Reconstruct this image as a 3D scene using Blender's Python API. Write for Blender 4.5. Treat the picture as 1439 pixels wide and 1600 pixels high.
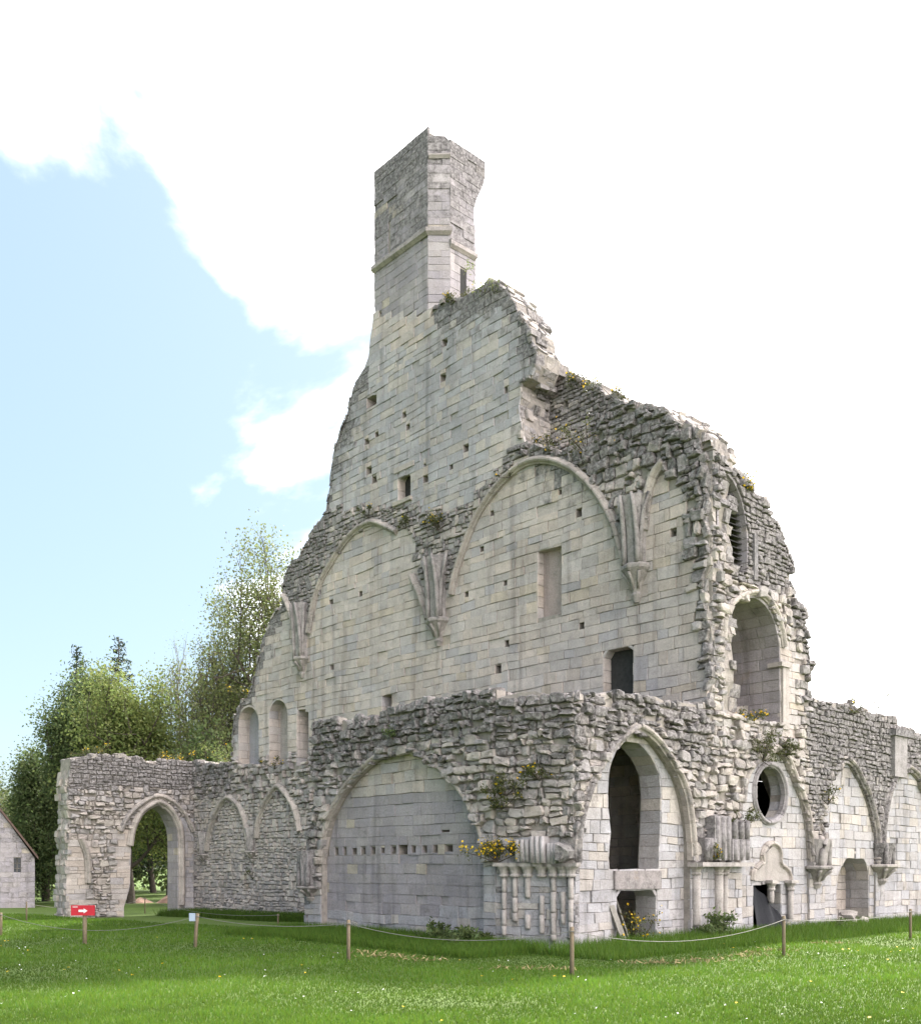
import bpy, bmesh, math, random
import numpy as np
from mathutils import Vector, noise
from mathutils.geometry import tessellate_polygon
R_ = math.radians
rng = random.Random(7)
for o in list(bpy.data.objects): bpy.data.objects.remove(o)
SC = bpy.context.scene
COL = SC.collection

# ------------------------------------------------------------------ camera, sky, sun, exposure
FPX, CX, HY, EYE = 1567.0, 720.0, 1354.0, 1.75
cam = bpy.data.cameras.new('camera'); camo = bpy.data.objects.new('camera', cam); COL.objects.link(camo)
cam.sensor_fit = 'HORIZONTAL'; cam.sensor_width = 36.0; cam.lens = FPX / 1439 * 36
cam.shift_y = (HY - 800) / 1439; cam.shift_x = 0.0
camo.location = (0, 0, EYE); camo.rotation_euler = (R_(90), 0, 0)
cam.clip_end = 3000; SC.camera = camo
SUN_AZ, SUN_EL = R_(28), R_(48)          # azimuth from +Y towards +X (behind the ruin, to the right)
w = bpy.data.worlds.new('World'); SC.world = w; w.use_nodes = True
nt = w.node_tree; N = nt.nodes; L = nt.links
bg = N['Background']; bg.inputs['Strength'].default_value = 0.083
sky = N.new('ShaderNodeTexSky'); sky.sky_type = 'NISHITA'; sky.sun_disc = False
sky.sun_elevation = SUN_EL; sky.sun_rotation = SUN_AZ; sky.dust_density = 1.5; sky.air_density = 1.0
tc = N.new('ShaderNodeTexCoord')
mp = N.new('ShaderNodeMapping'); mp.inputs['Scale'].default_value = (1.0, 1.0, 1.7); mp.inputs['Location'].default_value = (2.6917, -0.1892, 1.1125)
n1 = N.new('ShaderNodeTexNoise'); n1.inputs['Scale'].default_value = 3.1; n1.inputs['Detail'].default_value = 9; n1.inputs['Roughness'].default_value = 0.52; n1.inputs['Distortion'].default_value = 0.25
L.new(tc.outputs['Generated'], mp.inputs['Vector']); L.new(mp.outputs['Vector'], n1.inputs['Vector'])
sp = N.new('ShaderNodeSeparateXYZ'); L.new(tc.outputs['Generated'], sp.inputs[0])
m1 = N.new('ShaderNodeMath'); m1.operation = 'MULTIPLY_ADD'; m1.inputs[1].default_value = 0.42     # thicker cloud to the right
L.new(sp.outputs['X'], m1.inputs[0]); L.new(n1.outputs['Fac'], m1.inputs[2])
cr = N.new('ShaderNodeMapRange'); cr.interpolation_type = 'SMOOTHSTEP'
cr.inputs['From Min'].default_value = 0.37; cr.inputs['From Max'].default_value = 0.57
L.new(m1.outputs[0], cr.inputs['Value'])
sc_ = N.new('ShaderNodeMix'); sc_.data_type = 'RGBA'; sc_.blend_type = 'MIX'
sc_.inputs['Factor'].default_value = 0.8
sc_.inputs['B'].default_value = (1.1, 1.5, 1.8, 1)                                                 # thin veil over the blue
L.new(sky.outputs['Color'], sc_.inputs['A'])
mx = N.new('ShaderNodeMix'); mx.data_type = 'RGBA'
L.new(cr.outputs['Result'], mx.inputs['Factor']); L.new(sc_.outputs['Result'], mx.inputs['A'])
mx.inputs['B'].default_value = (14.0, 13.6, 13.8, 1)
L.new(mx.outputs['Result'], bg.inputs['Color'])
sd = bpy.data.lights.new('sun', 'SUN'); so = bpy.data.objects.new('sun', sd); COL.objects.link(so)
sd.energy = 2.7; sd.angle = R_(3); sd.color = (1, .95, .86)
# sun towards
sdir = Vector((math.sin(SUN_AZ) * math.cos(SUN_EL), math.cos(SUN_AZ) * math.cos(SUN_EL), math.sin(SUN_EL)))
so.rotation_euler = (-sdir).to_track_quat('-Z', 'Y').to_euler()
vs = SC.view_settings; vs.view_transform = 'Standard'; vs.look = 'None'; vs.gamma = 1; vs.exposure = 2.42; vs.use_curve_mapping = False

# ------------------------------------------------------------------ helpers
def warm(t): return (t[0] * 1.2, t[1] * 1.15, t[2] * 1.25)
def tag(o, label=None, cat=None, group=None, kind=None):
    for k, v in (('label', label), ('category', cat), ('group', group), ('kind', kind)):
        if v: o[k] = v
    return o
def thing(name, loc, label, cat, group=None):
    o = bpy.data.objects.new(name, None); COL.objects.link(o); o.location = loc; o.empty_display_size = .3
    return tag(o, label, cat, group, 'thing')
def mesh_obj(name, verts, faces, mat, parent=None, cols=None, smooth=False, center=False, base=(0, 0, 0)):
    """verts in world coords; cols = per-vertex rgba tint"""
    v = np.asarray(verts, dtype=np.float64).reshape(-1, 3)
    base = np.array(base, float)
    if parent is not None:
        base = np.array(wloc(parent))
    loc = np.zeros(3)
    if center and len(v): loc = v.mean(0) - base
    me = bpy.data.meshes.new(name)
    me.from_pydata((v - base - loc).tolist(), [], [list(map(int, f)) for f in faces])
    if cols is not None:
        at = me.color_attributes.new('tint', 'FLOAT_COLOR', 'POINT')
        at.data.foreach_set('color', np.asarray(cols, dtype=np.float32).reshape(-1))
    if smooth: me.shade_smooth()
    me.materials.append(mat)
    o = bpy.data.objects.new(name, me); COL.objects.link(o)
    o.location = tuple(base + loc) if parent is None else tuple(loc)
    if parent is not None: o.parent = parent
    return o
def wloc(o):
    p = Vector(o.location)
    while o.parent: o = o.parent; p = p + Vector(o.location)
    return p

def mat(name, build, rough=.9, bump=None):
    m = bpy.data.materials.new(name); m.use_nodes = True
    n = m.node_tree.nodes; l = m.node_tree.links; b = n['Principled BSDF']
    b.inputs['Roughness'].default_value = rough
    b.inputs['Specular IOR Level'].default_value = .25
    build(n, l, b); return m
def tex(n, l, scale, detail=6, rough=.6, coord='Object', kind='ShaderNodeTexNoise'):
    t = n.new('ShaderNodeTexCoord') ; x = n.new(kind)
    if kind == 'ShaderNodeTexNoise':
        x.inputs['Detail'].default_value = detail; x.inputs['Roughness'].default_value = rough
    x.inputs['Scale'].default_value = scale
    if coord == 'World':
        g = n.new('ShaderNodeNewGeometry'); l.new(g.outputs['Position'], x.inputs['Vector'])
    else: l.new(t.outputs[coord], x.inputs['Vector'])
    return x
def rampn(n, l, src, a, b, ca=(0, 0, 0, 1), cb=(1, 1, 1, 1)):
    r = n.new('ShaderNodeValToRGB'); r.color_ramp.elements[0].position = a; r.color_ramp.elements[1].position = b
    r.color_ramp.elements[0].color = ca; r.color_ramp.elements[1].color = cb
    l.new(src, r.inputs[0]); return r
def mixc(n, l, fac, a, b, mode='MIX'):
    x = n.new('ShaderNodeMix'); x.data_type = 'RGBA'; x.blend_type = mode
    for s, v in (('Factor', fac), ('A', a), ('B', b)):
        if isinstance(v, (int, float)): x.inputs[s].default_value = v
        elif isinstance(v, tuple): x.inputs[s].default_value = v
        else: l.new(v, x.inputs[s])
    return x.outputs['Result']
def bumpn(n, l, b, src, strength, dist):
    x = n.new('ShaderNodeBump'); x.inputs['Strength'].default_value = strength; x.inputs['Distance'].default_value = dist
    l.new(src, x.inputs['Height']); l.new(x.outputs[0], b.inputs['Normal'])

def stone_nodes(n, l, b):
    at = n.new('ShaderNodeAttribute'); at.attribute_name = 'tint'
    big = tex(n, l, .5, 6, .65, 'World'); mid = tex(n, l, 3.0, 10, .72, 'World'); fine = tex(n, l, 26, 8, .75, 'World'); pit = tex(n, l, 60, 4, .7, 'World')
    c = mixc(n, l, rampn(n, l, mid.outputs['Fac'], .40, .64, (0, 0, 0, 1), (.4, .4, .4, 1)).outputs[0], at.outputs['Color'], (.37, .335, .31, 1))
    c = mixc(n, l, .8, c, rampn(n, l, fine.outputs['Fac'], .33, .66, (.76, .75, .74, 1), (1.14, 1.13, 1.12, 1)).outputs[0], 'MULTIPLY')
    st = rampn(n, l, big.outputs['Fac'], .45, .64, (0, 0, 0, 1), (.6, .6, .6, 1))
    c = mixc(n, l, st.outputs[0], c, mixc(n, l, 1.0, c, (.66, .665, .68, 1), 'MULTIPLY'))
    g_ = n.new('ShaderNodeNewGeometry'); mp_ = n.new('ShaderNodeMapping'); mp_.inputs['Scale'].default_value = (2.2, 2.2, .16); l.new(g_.outputs['Position'], mp_.inputs['Vector'])
    rs = n.new('ShaderNodeTexNoise'); rs.inputs['Scale'].default_value = 1.0; rs.inputs['Detail'].default_value = 7; rs.inputs['Roughness'].default_value = .6; l.new(mp_.outputs['Vector'], rs.inputs['Vector'])
    c = mixc(n, l, rampn(n, l, rs.outputs['Fac'], .53, .68, (0, 0, 0, 1), (.75, .75, .75, 1)).outputs[0], c, mixc(n, l, 1.0, c, (.55, .545, .55, 1), 'MULTIPLY'))
    # pale and ochre lichen spots
    c = mixc(n, l, rampn(n, l, pit.outputs['Fac'], .62, .68, (0, 0, 0, 1), (.45, .45, .45, 1)).outputs[0], c, (.60, .59, .56, 1))
    oc = tex(n, l, 1.1, 8, .7, 'World')
    c = mixc(n, l, rampn(n, l, oc.outputs['Fac'], .63, .75, (0, 0, 0, 1), (.4, .4, .4, 1)).outputs[0], c, (.42, .29, .12, 1))
    # dark crust: attribute alpha broken up by noise
    ad = n.new('ShaderNodeMath'); ad.operation = 'ADD'; l.new(at.outputs['Alpha'], ad.inputs[0])
    s2 = n.new('ShaderNodeMath'); s2.operation = 'MULTIPLY_ADD'; s2.inputs[1].default_value = 1.5; s2.inputs[2].default_value = -.75
    l.new(mid.outputs['Fac'], s2.inputs[0]); l.new(s2.outputs[0], ad.inputs[1])
    lf = rampn(n, l, ad.outputs[0], .22, .62, (0, 0, 0, 1), (.88, .88, .88, 1))
    sp_ = tex(n, l, 11, 5, .75, 'World')
    lich = rampn(n, l, sp_.outputs['Fac'], .42, .70, (.09, .082, .08, 1), (.46, .43, .43, 1))
    c = mixc(n, l, lf.outputs[0], c, lich.outputs[0])
    c = mixc(n, l, 1.0, c, (.775, .762, .752, 1), 'MULTIPLY')
    l.new(c, b.inputs['Base Color'])
    h = n.new('ShaderNodeMath'); h.operation = 'MULTIPLY_ADD'; h.inputs[1].default_value = 2.0; l.new(mid.outputs['Fac'], h.inputs[0]); l.new(fine.outputs['Fac'], h.inputs[2])
    bumpn(n, l, b, h.outputs[0], .9, .035)
M_STONE = mat('weathered limestone', stone_nodes, .95)
def plain(name, col, rough=.9, scale=8, var=.35, bump=.3, dist=.02, coord='Object'):
    def f(n, l, b):
        t = tex(n, l, scale, 6, .65, coord)
        c = mixc(n, l, 1.0, tuple(v * .72 for v in col) + (1,), rampn(n, l, t.outputs['Fac'], .25, .75, (1 - var,) * 3 + (1,), (1 + var,) * 3 + (1,)).outputs[0], 'MULTIPLY')
        l.new(c, b.inputs['Base Color'])
        if bump: bumpn(n, l, b, t.outputs['Fac'], bump, dist)
    return mat(name, f, rough)
M_MORTAR = plain('lime mortar', (.34, .30, .265), .97, 6, .4, .7, .04, 'World')
M_DARK = plain('dark vault', (.05, .048, .045), .97)  # near-black colour stands for shade inside openings; one opening holds dark rubble
M_WOODG = plain('grey weathered wood', (.24, .22, .19), .85, 14)
M_POST = plain('fence post wood', (.20, .155, .10), .85, 20)
M_ROPE = plain('pale rope', (.27, .26, .23), .9, 40, .2)
M_SLAT = plain('dark louvre wood', (.06, .055, .06), .8, 14)
M_TARP = plain('black netting', (.016, .016, .02), .75, 30, .3)
M_RED = plain('red sign paint', (.50, .025, .04), .45, 5, .12, 0)
M_WHITE = plain('white paint', (.8, .8, .78), .6, 5, .05, 0)
M_BLUEBOX = plain('grey blue plastic', (.38, .45, .55), .5, 5, .1, 0)
M_ROOF = plain('brown roof tile', (.13, .085, .07), .9, 12)
M_GLASS = mat('dark window glass', lambda n, l, b: (b.inputs['Base Color'].__setattr__('default_value', (.03, .035, .04, 1))), .1)
M_BARK = plain('bark', (.085, .07, .055), .95, 10, .4, .6, .03)
M_PALEBARK = plain('pale bark', (.17, .15, .125), .95, 10, .4, .6, .03)
M_BRICKHEAP = plain('pink rubble', (.34, .22, .17), .95, 5)
M_STRAW = plain('dry grass', (.36, .28, .14), .95, 10)
def leaf_mat(name, col, trans=.35, var=.5):
    def f(n, l, b):
        at = n.new('ShaderNodeAttribute'); at.attribute_name = 'tint'
        c = mixc(n, l, 1.0, tuple(v * .74 for v in col) + (1,), at.outputs['Color'], 'MULTIPLY')
        l.new(c, b.inputs['Base Color']); b.inputs['Roughness'].default_value = .6
        t = n.new('ShaderNodeBsdfTranslucent'); l.new(c, t.inputs['Color'])
        ms = n.new('ShaderNodeMixShader'); ms.inputs[0].default_value = trans
        l.new(b.outputs[0], ms.inputs[1]); l.new(t.outputs[0], ms.inputs[2])
        l.new(ms.outputs[0], n['Material Output'].inputs['Surface'])
    return mat(name, f)
M_LEAF = leaf_mat('broad leaves', (.20, .25, .085), .5); M_DLEAF = leaf_mat('dark leaves', (.12, .165, .065), .45)
M_CONIF = leaf_mat('conifer needles', (.03, .05, .03), .2); M_OLIVE = leaf_mat('young leaves', (.17, .20, .085), .5)
M_GRASS = leaf_mat('grass blades', (.097, .18, .026), .45); M_FLOWER = leaf_mat('yellow petals', (.80, .53, .02), .3)
M_DAISY = leaf_mat('white petals', (.8, .8, .78), .2); M_SHRUB = leaf_mat('wall plant leaves', (.085, .095, .035), .3)

# ------------------------------------------------------------------ building frame: a along left face, b along right face
dL = np.array([-.6714, .7411]); dR = np.array([.7411, .6714]); C0 = np.array([1.93, 20.2])
class Frame:
    def __init__(s, o, d, n): s.o, s.d, s.n = np.array(o, float), np.array(d, float), np.array(n, float)
    def w(s, u, z, d=0.0):
        p = s.o + s.d * u + s.n * d; return (p[0], p[1], z)
    def px(s, x, y, d=0.0):
        r = np.array([(x - CX) / FPX, 1.0]); o = s.o + s.n * d
        A = np.array([[r[0], -s.d[0]], [r[1], -s.d[1]]]); t, u = np.linalg.solve(A, o)
        return (u, EYE + t * (HY - y) / FPX)
    def poly(s, pts, d=0.0): return [s.px(x, y, d) for x, y in pts]
def FL(b): return Frame(C0 + dR * b, dL, -dR)          # faces left-front
def FR(a): return Frame(C0 + dL * a, dR, -dL)          # faces right-front
def ground_px(x, y, z=0.0):
    t = (EYE - z) / ((y - HY) / FPX); return ((x - CX) / FPX * t, t)
def gz(X, Y):
    s = max(0.0, min(1.0, (Y - 24) / 20.0)) * max(0.0, min(1.0, (4 - X) / 8.0))
    return -.32 * s * s * (3 - 2 * s) + .03 * math.sin(X * .7 + 1) * math.sin(Y * .5)
def smooth(pts, n=6, closed=False):
    P = [np.array(p, float) for p in pts]; out = []
    m = len(P); rngi = range(m if closed else m - 1)
    for i in rngi:
        p0 = P[(i - 1) % m] if (closed or i > 0) else P[i]; p1 = P[i]; p2 = P[(i + 1) % m]
        p3 = P[(i + 2) % m] if (closed or i + 2 < m) else p2
        for k in range(n):
            t = k / n
            out.append(tuple(.5 * ((2 * p1) + (-p0 + p2) * t + (2 * p0 - 5 * p1 + 4 * p2 - p3) * t * t + (-p0 + 3 * p1 - 3 * p2 + p3) * t ** 3)))
    if not closed: out.append(tuple(P[-1]))
    return out
def rough_edge(pts, amp, step=.3, r=None):
    """subdivide a plane polyline and jitter it: broken masonry edge"""
    r = r or rng; out = []
    for (x0, y0), (x1, y1) in zip(pts[:-1], pts[1:]):
        ln = math.hypot(x1 - x0, y1 - y0); k = max(1, int(ln / step))
        for i in range(k):
            t = i / k; j = amp if (i or out) else 0
            out.append((x0 + (x1 - x0) * t + r.uniform(-j, j), y0 + (y1 - y0) * t + r.uniform(-j, j)))
    out.append(pts[-1]); return out
def inside(p, poly):
    x, y = p; c = False; n = len(poly); j = n - 1
    for i in range(n):
        xi, yi = poly[i]; xj, yj = poly[j]
        if (yi > y) != (yj > y) and x < (xj - xi) * (y - yi) / (yj - yi) + xi: c = not c
        j = i
    return c
def crossings(polys, z):
    xs = []
    for poly in polys:
        n = len(poly)
        for i in range(n):
            (x0, y0), (x1, y1) = poly[i], poly[(i + 1) % n]
            if (y0 > z) != (y1 > z): xs.append(x0 + (x1 - x0) * (z - y0) / (y1 - y0))
    return sorted(xs)
def prism(fr, outer, holes, d0, d1):
    """slab with holes between offsets d0 (front) and d1 (back)"""
    loops = [outer] + holes; flat = [p for lp in loops for p in lp]
    tris = tessellate_polygon([[Vector((u, z, 0)) for u, z in lp] for lp in loops])
    n = len(flat); V = [fr.w(u, z, d0) for u, z in flat] + [fr.w(u, z, d1) for u, z in flat]; F = []
    for t in tris: F.append(tuple(t)); F.append(tuple(i + n for i in reversed(t)))
    o = 0
    for lp in loops:
        k = len(lp)
        for i in range(k): a, b = o + i, o + (i + 1) % k; F.append((a, b, b + n, a + n))
        o += k
    return V, F

TINTS = {'ashlar': [((.70, .605, .54), 5), ((.68, .605, .56), 6), ((.64, .585, .56), 5), ((.57, .535, .545), 1.2), ((.69, .59, .49), .6)],
         'grey': [((.45, .415, .435), 5), ((.42, .39, .42), 5), ((.48, .445, .45), 3), ((.60, .53, .44), .45)],
         'rubble': [((.55, .49, .45), 4), ((.58, .525, .475), 3), ((.50, .465, .45), 3), ((.42, .395, .39), 2.5)],
         'pale': [((.54, .515, .52), 4), ((.51, .50, .525), 5), ((.60, .55, .51), 2)]}
def pick(pal, r):
    t = TINTS[pal]; s = sum(w for _, w in t); x = r.uniform(0, s)
    for c, w_ in t:
        x -= w_
        if x <= 0: break
    k = r.uniform(.9, 1.08); return tuple(v * k for v in c)
STYLE = {'ashlar': dict(h=(.17, .33), w=(.28, .80), gap=.004, proud=.022, jit=.008, bev=.009, pal='ashlar', warp=.045),
         'fine':   dict(h=(.20, .29), w=(.32, .75), gap=.003, proud=.012, jit=.006, bev=.007, pal='grey', warp=.025),
         'pale':   dict(h=(.16, .31), w=(.22, .68), gap=.004, proud=.022, jit=.010, bev=.010, pal='pale', warp=.04),
         'small':  dict(h=(.10, .19), w=(.11, .36), gap=.007, proud=.05, jit=.02, bev=.016, pal='rubble', warp=.05),
         'rubble': dict(h=(.12, .27), w=(.11, .42), gap=.006, proud=.13, jit=.035, bev=.026, pal='rubble', warp=.06)}
def warped(fr, amp):
    def f(u, z, d):
        q = Vector((u * .55 + fr.o[0], z * .8, fr.o[1])); q2 = q * 2.7
        return fr.w(u + amp * .5 * noise.noise(q2 + Vector((9, 0, 0))), z + amp * (noise.noise(q) + .6 * noise.noise(q2)), d)
    return f
def block(c4, fn, proud, bev, back, r, jit, rough):
    """one stone: quad c4 in plane coords, front pushed out; rough stones get an extra broken ring"""
    cx = sum(p[0] for p in c4) / 4; cy = sum(p[1] for p in c4) / 4
    q = [(p[0] + r.uniform(-jit, jit), p[1] + r.uniform(-jit, jit)) for p in c4]
    V = []; F = []
    def ring(pts, ds): 
        i0 = len(V); V.extend(fn(p[0], p[1], d) for p, d in zip(pts, ds)); return [i0 + k for k in range(len(pts))]
    def inset(pts, b):
        out = []
        for x, y in pts:
            dx, dy = cx - x, cy - y; l = math.hypot(dx, dy) + 1e-6; b_ = min(b * 1.3, l * .45); out.append((x + dx / l * b_, y + dy / l * b_))
        return out
    if not rough:
        t = r.uniform(-.3, .3) * bev
        r0 = ring(q, [back] * 4); r1 = ring(q, [proud - bev] * 4); r2 = ring(inset(q, bev), [proud + t, proud - t, proud - t, proud + t])
        rings = [r0, r1, r2]; 
    else:
        e = []
        for k in range(4):
            p, s = q[k], q[(k + 1) % 4]; m = r.uniform(.35, .65)
            e += [p, (p[0] + (s[0] - p[0]) * m + r.uniform(-jit, jit), p[1] + (s[1] - p[1]) * m + r.uniform(-jit, jit) * .7)]
        corner = [inset([p], bev * .6)[0] if k % 2 == 0 else p for k, p in enumerate(e)]
        r0 = ring(corner, [back] * 8); r1 = ring(corner, [proud - bev * r.uniform(.8, 1.8) for _ in range(8)])
        tx, ty = r.uniform(-.7, .7) * bev, r.uniform(-.9, .5) * bev
        r2 = ring(inset(corner, bev * r.uniform(.5, 1.0)), [proud + r.uniform(-.5, .3) * bev + tx * (1 if 2 <= k_ <= 4 else -1) + ty * (1 if k_ >= 4 else -1) for k_ in range(8)])
        rings = [r0, r1, r2]
    k = len(rings[0])
    for A, B in zip(rings[:-1], rings[1:]):
        for i in range(k): F.append((A[i], A[(i + 1) % k], B[(i + 1) % k], B[i]))
    if rough:
        V.append(fn(cx + r.uniform(-.25, .25) * (q[1][0] - q[0][0]), cy + r.uniform(-.2, .2) * (q[2][1] - q[1][1]), proud + r.uniform(-.5, .9) * bev)); ci = len(V) - 1
        for i in range(k): F.append((rings[-1][i], rings[-1][(i + 1) % k], ci))
    else: F.append(tuple(rings[-1]))
    return V, F
class Masonry:
    """collects the stones of one thing; the largest in the picture become parts, the rest one part"""
    def __init__(s, th): s.th = th; s.st = []
    def add(s, V, F, tint, weather):
        v = np.array(V); c = v.mean(0); ex = v.max(0) - v.min(0)
        size = math.hypot(ex[0], ex[1]) * ex[2] / max(1, c[1]) ** 2
        s.st.append((size, V, F, tint, weather))
    def finish(s, limit=292):
        s.st.sort(key=lambda t: -t[0])
        for _, V, F, tint, wth in s.st[:limit]:
            mesh_obj('stone', V, F, M_STONE, s.th, [tint + (wth,)] * len(V), center=True)
        VV, FF, CC, o = [], [], [], 0
        for _, V, F, tint, wth in s.st[limit:]:
            VV += V; FF += [tuple(i + o for i in f) for f in F]; CC += [tint + (wth,)] * len(V); o += len(V)
        if VV: mesh_obj('small_stones', VV, FF, M_STONE, s.th, CC)['kind'] = 'stuff'
def lay(ms, fr, outer, holes, d, style, zones=(), r=None, dark=0.0, topdark=1.0, fill=1.0, back=-.08, wpoly=None):
    """courses of stones over a plane region; zones = [(polygon, style, extra dark)]"""
    r = r or rng; S = STYLE[style]
    bbs = [(min(p[0] for p in h), max(p[0] for p in h), min(p[1] for p in h), max(p[1] for p in h)) for h in holes]
    polys = [outer] + [h for h, b in zip(holes, bbs) if b[3] - b[2] >= .45]; tiny = [b for b in bbs if b[3] - b[2] < .45]
    z = min(p[1] for p in outer); zt = max(p[1] for p in outer)
    zlow = -.45
    z = max(z, zlow)
    while z < zt:
        h = r.uniform(*S['h']); z1 = z + h; e = h * .04
        mids = crossings(polys, z + h * .5); lo = crossings(polys, z + e); hi = crossings(polys, z1 - e)
        spans = [(mids[i], mids[i + 1]) for i in range(0, len(mids) - 1, 2)]; extra = []
        for hu0, hu1, hz0, hz1 in tiny:
            if min(z1, hz1) - max(z, hz0) < .03: continue
            ns = []
            for a, b in spans:
                if hu1 <= a or hu0 >= b: ns.append((a, b)); continue
                if hu0 - a > .05: ns.append((a, hu0))
                if b - hu1 > .05: ns.append((hu1, b))
                for za, zb in ((z, hz0), (hz1, z1)):
                    if zb - za > .04: extra.append([(max(a, hu0), za), (min(b, hu1), za), (min(b, hu1), zb), (max(a, hu0), zb)])
            spans = ns
        for q in extra:
            V, F = block(q, warped(fr, 0), d, S['bev'], d + back, r, 0, False); ms.add(V, F, pick(S['pal'], r), dark)
        for a, b in spans:
            if b - a < .06: continue
            def near(lst, v): 
                c = [x for x in lst if abs(x - v) < h * .9]; return min(c, key=lambda x: abs(x - v)) if c else v
            al, ah, bl, bh = near(lo, a), near(hi, a), near(lo, b), near(hi, b)
            u = a; first = True
            while u < b - 1e-6:
                um, zm = u + .2, z + h * .5; st = S; dk = dark
                for zp, zs, zd in zones:
                    if inside((um, zm), zp): st = STYLE[zs]; dk = zd; break
                wd = r.uniform(*st['w']); 
                if r.random() < .12: wd *= .55
                if b - (u + wd) < st['w'][0] * .7: wd = b - u
                u1 = u + wd; g = st['gap']
                x00, x01 = (al, ah) if first else (u, u)
                x10, x11 = (bl, bh) if u1 >= b - 1e-6 else (u1, u1)
                sp1 = r.uniform(.35, .65)
                rows = [(z, z1)] if (h < .19 or (st['h'][1] > .2 and not (st['proud'] > .1 and r.random() < .45)) or r.random() < .2) else [(z, z + h * sp1), (z + h * sp1, z1)]
                for za, zb in rows:
                    ta, tb = (za - z) / h, (zb - z) / h
                    q = [(x00 + (x01 - x00) * ta + g, za + g), (x10 + (x11 - x10) * ta - g, za + g), (x10 + (x11 - x10) * tb - g, zb - g), (x00 + (x01 - x00) * tb + g, zb - g)]
                    if q[1][0] - q[0][0] < .04 and q[2][0] - q[3][0] < .04: continue
                    if r.random() > fill - (.05 if st['proud'] > .1 else 0): continue
                    c = ((u + u1) / 2, (za + zb) / 2); wt = dk
                    if topdark:
                        for k, dz in ((.6, .35), (.38, .8), (.26, 1.5)):
                            if not inside((c[0] + r.uniform(-.2, .2), c[1] + dz), wpoly or outer): wt += k * topdark
                    wt += r.uniform(-.12, .12) if st['proud'] < .05 else r.uniform(-.22, .26)
                    big = st['proud'] > .03
                    pr = d + (r.random() ** 2) * st['proud'] + (.035 if big else 0)
                    if not big and r.random() < .04: pr -= .03
                    fn = warped(fr, st['warp'] * max(0.0, min(1.0, (zt - c[1]) / .6)))
                    V, F = block(q, fn, pr, st['bev'], d + back, r, st['jit'], big)
                    ms.add(V, F, pick(st['pal'], r), max(0, min(1, wt)))
                u = u1; first = False
        z = z1
def wall(ms, name, fr, outer, holes, d, T, m=None):
    V, F = prism(fr, outer, holes, d - .035, d - T); return mesh_obj(name, V, F, m or M_MORTAR, ms.th)
def reveal(ms, fr, line, d, depth, pal='ashlar', step=.27, dk=0.0, inner=None):
    """stones lining an opening: line = plane polyline, interior of the opening on its left-hand side when inner is None"""
    pts = [np.array(p) for p in line]; seg = []
    tot = 0; acc = [0]
    for p, q in zip(pts[:-1], pts[1:]): tot += np.linalg.norm(q - p); acc.append(tot)
    def at(s):
        s = max(0, min(tot, s))
        for i in range(len(pts) - 1):
            if s <= acc[i + 1] + 1e-9: return pts[i] + (pts[i + 1] - pts[i]) * ((s - acc[i]) / max(1e-9, acc[i + 1] - acc[i]))
        return pts[-1]
    cen = np.mean(pts, 0) if inner is None else np.array(inner)
    n = max(1, int(tot / step))
    for i in range(n):
        s0, s1 = tot * i / n + .006, tot * (i + 1) / n - .006; p, q = at(s0), at(s1)
        t = q - p; nn = np.array([-t[1], t[0]]); nn /= np.linalg.norm(nn) + 1e-9
        if np.dot(nn, cen - (p + q) / 2) < 0: nn = -nn
        y = .0
        while y < depth - .02:
            y1 = min(depth, y + rng.uniform(.35, .65))
            if depth - y1 < .2: y1 = depth
            def fn(uu, vv, dd, p=p, t=t, nn=nn):
                c = p + t * uu + nn * (dd + .012); return fr.w(c[0], c[1], d - vv)
            V, F = block([(0, y + .006), (1, y + .006), (1, y1 - .006), (0, y1 - .006)], fn, rng.uniform(0, .012), .010, -.07, rng, 0.0, False)
            ms.add(V, F, pick(pal, rng), max(0, dk + rng.uniform(-.1, .1))); y = y1
def edge(ms, fr, line, d, depth, dk=.35, step=.24):
    """rough core stones along a broken edge: line = plane polyline, stones point away from the wall"""
    acc = 0
    for (x0, z0), (x1, z1) in zip(line[:-1], line[1:]):
        ln = math.hypot(x1 - x0, z1 - z0)
        if ln < .05: continue
        k = max(1, int(round(ln / step))); t = np.array([x1 - x0, z1 - z0]) / k; nn = np.array([t[1], -t[0]]); nn /= np.linalg.norm(nn)
        mid = (x0 + x1) / 2 + nn[0] * .02, (z0 + z1) / 2 + nn[1] * .02
        if inside(mid, ms.poly): nn = -nn
        for i in range(k):
            p = np.array([x0, z0]) + t * i; y = rng.uniform(-.1, .08)
            while y < depth:
                y1 = y + rng.uniform(.2, .5)
                def fn(uu, vv, dd, p=p, t=t, nn=nn):
                    c = p + t * uu + nn * dd; return fr.w(c[0], c[1], d - vv)
                V, F = block([(.02, y + .01), (.98, y + .01), (.98, y1 - .01), (.02, y1 - .01)], fn, -.01 + rng.random() ** 2 * .10, .026, -.1, rng, .025, True)
                ms.add(V, F, pick('rubble', rng), max(0, min(1, dk + rng.uniform(-.25, .25)))); y = y1
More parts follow.
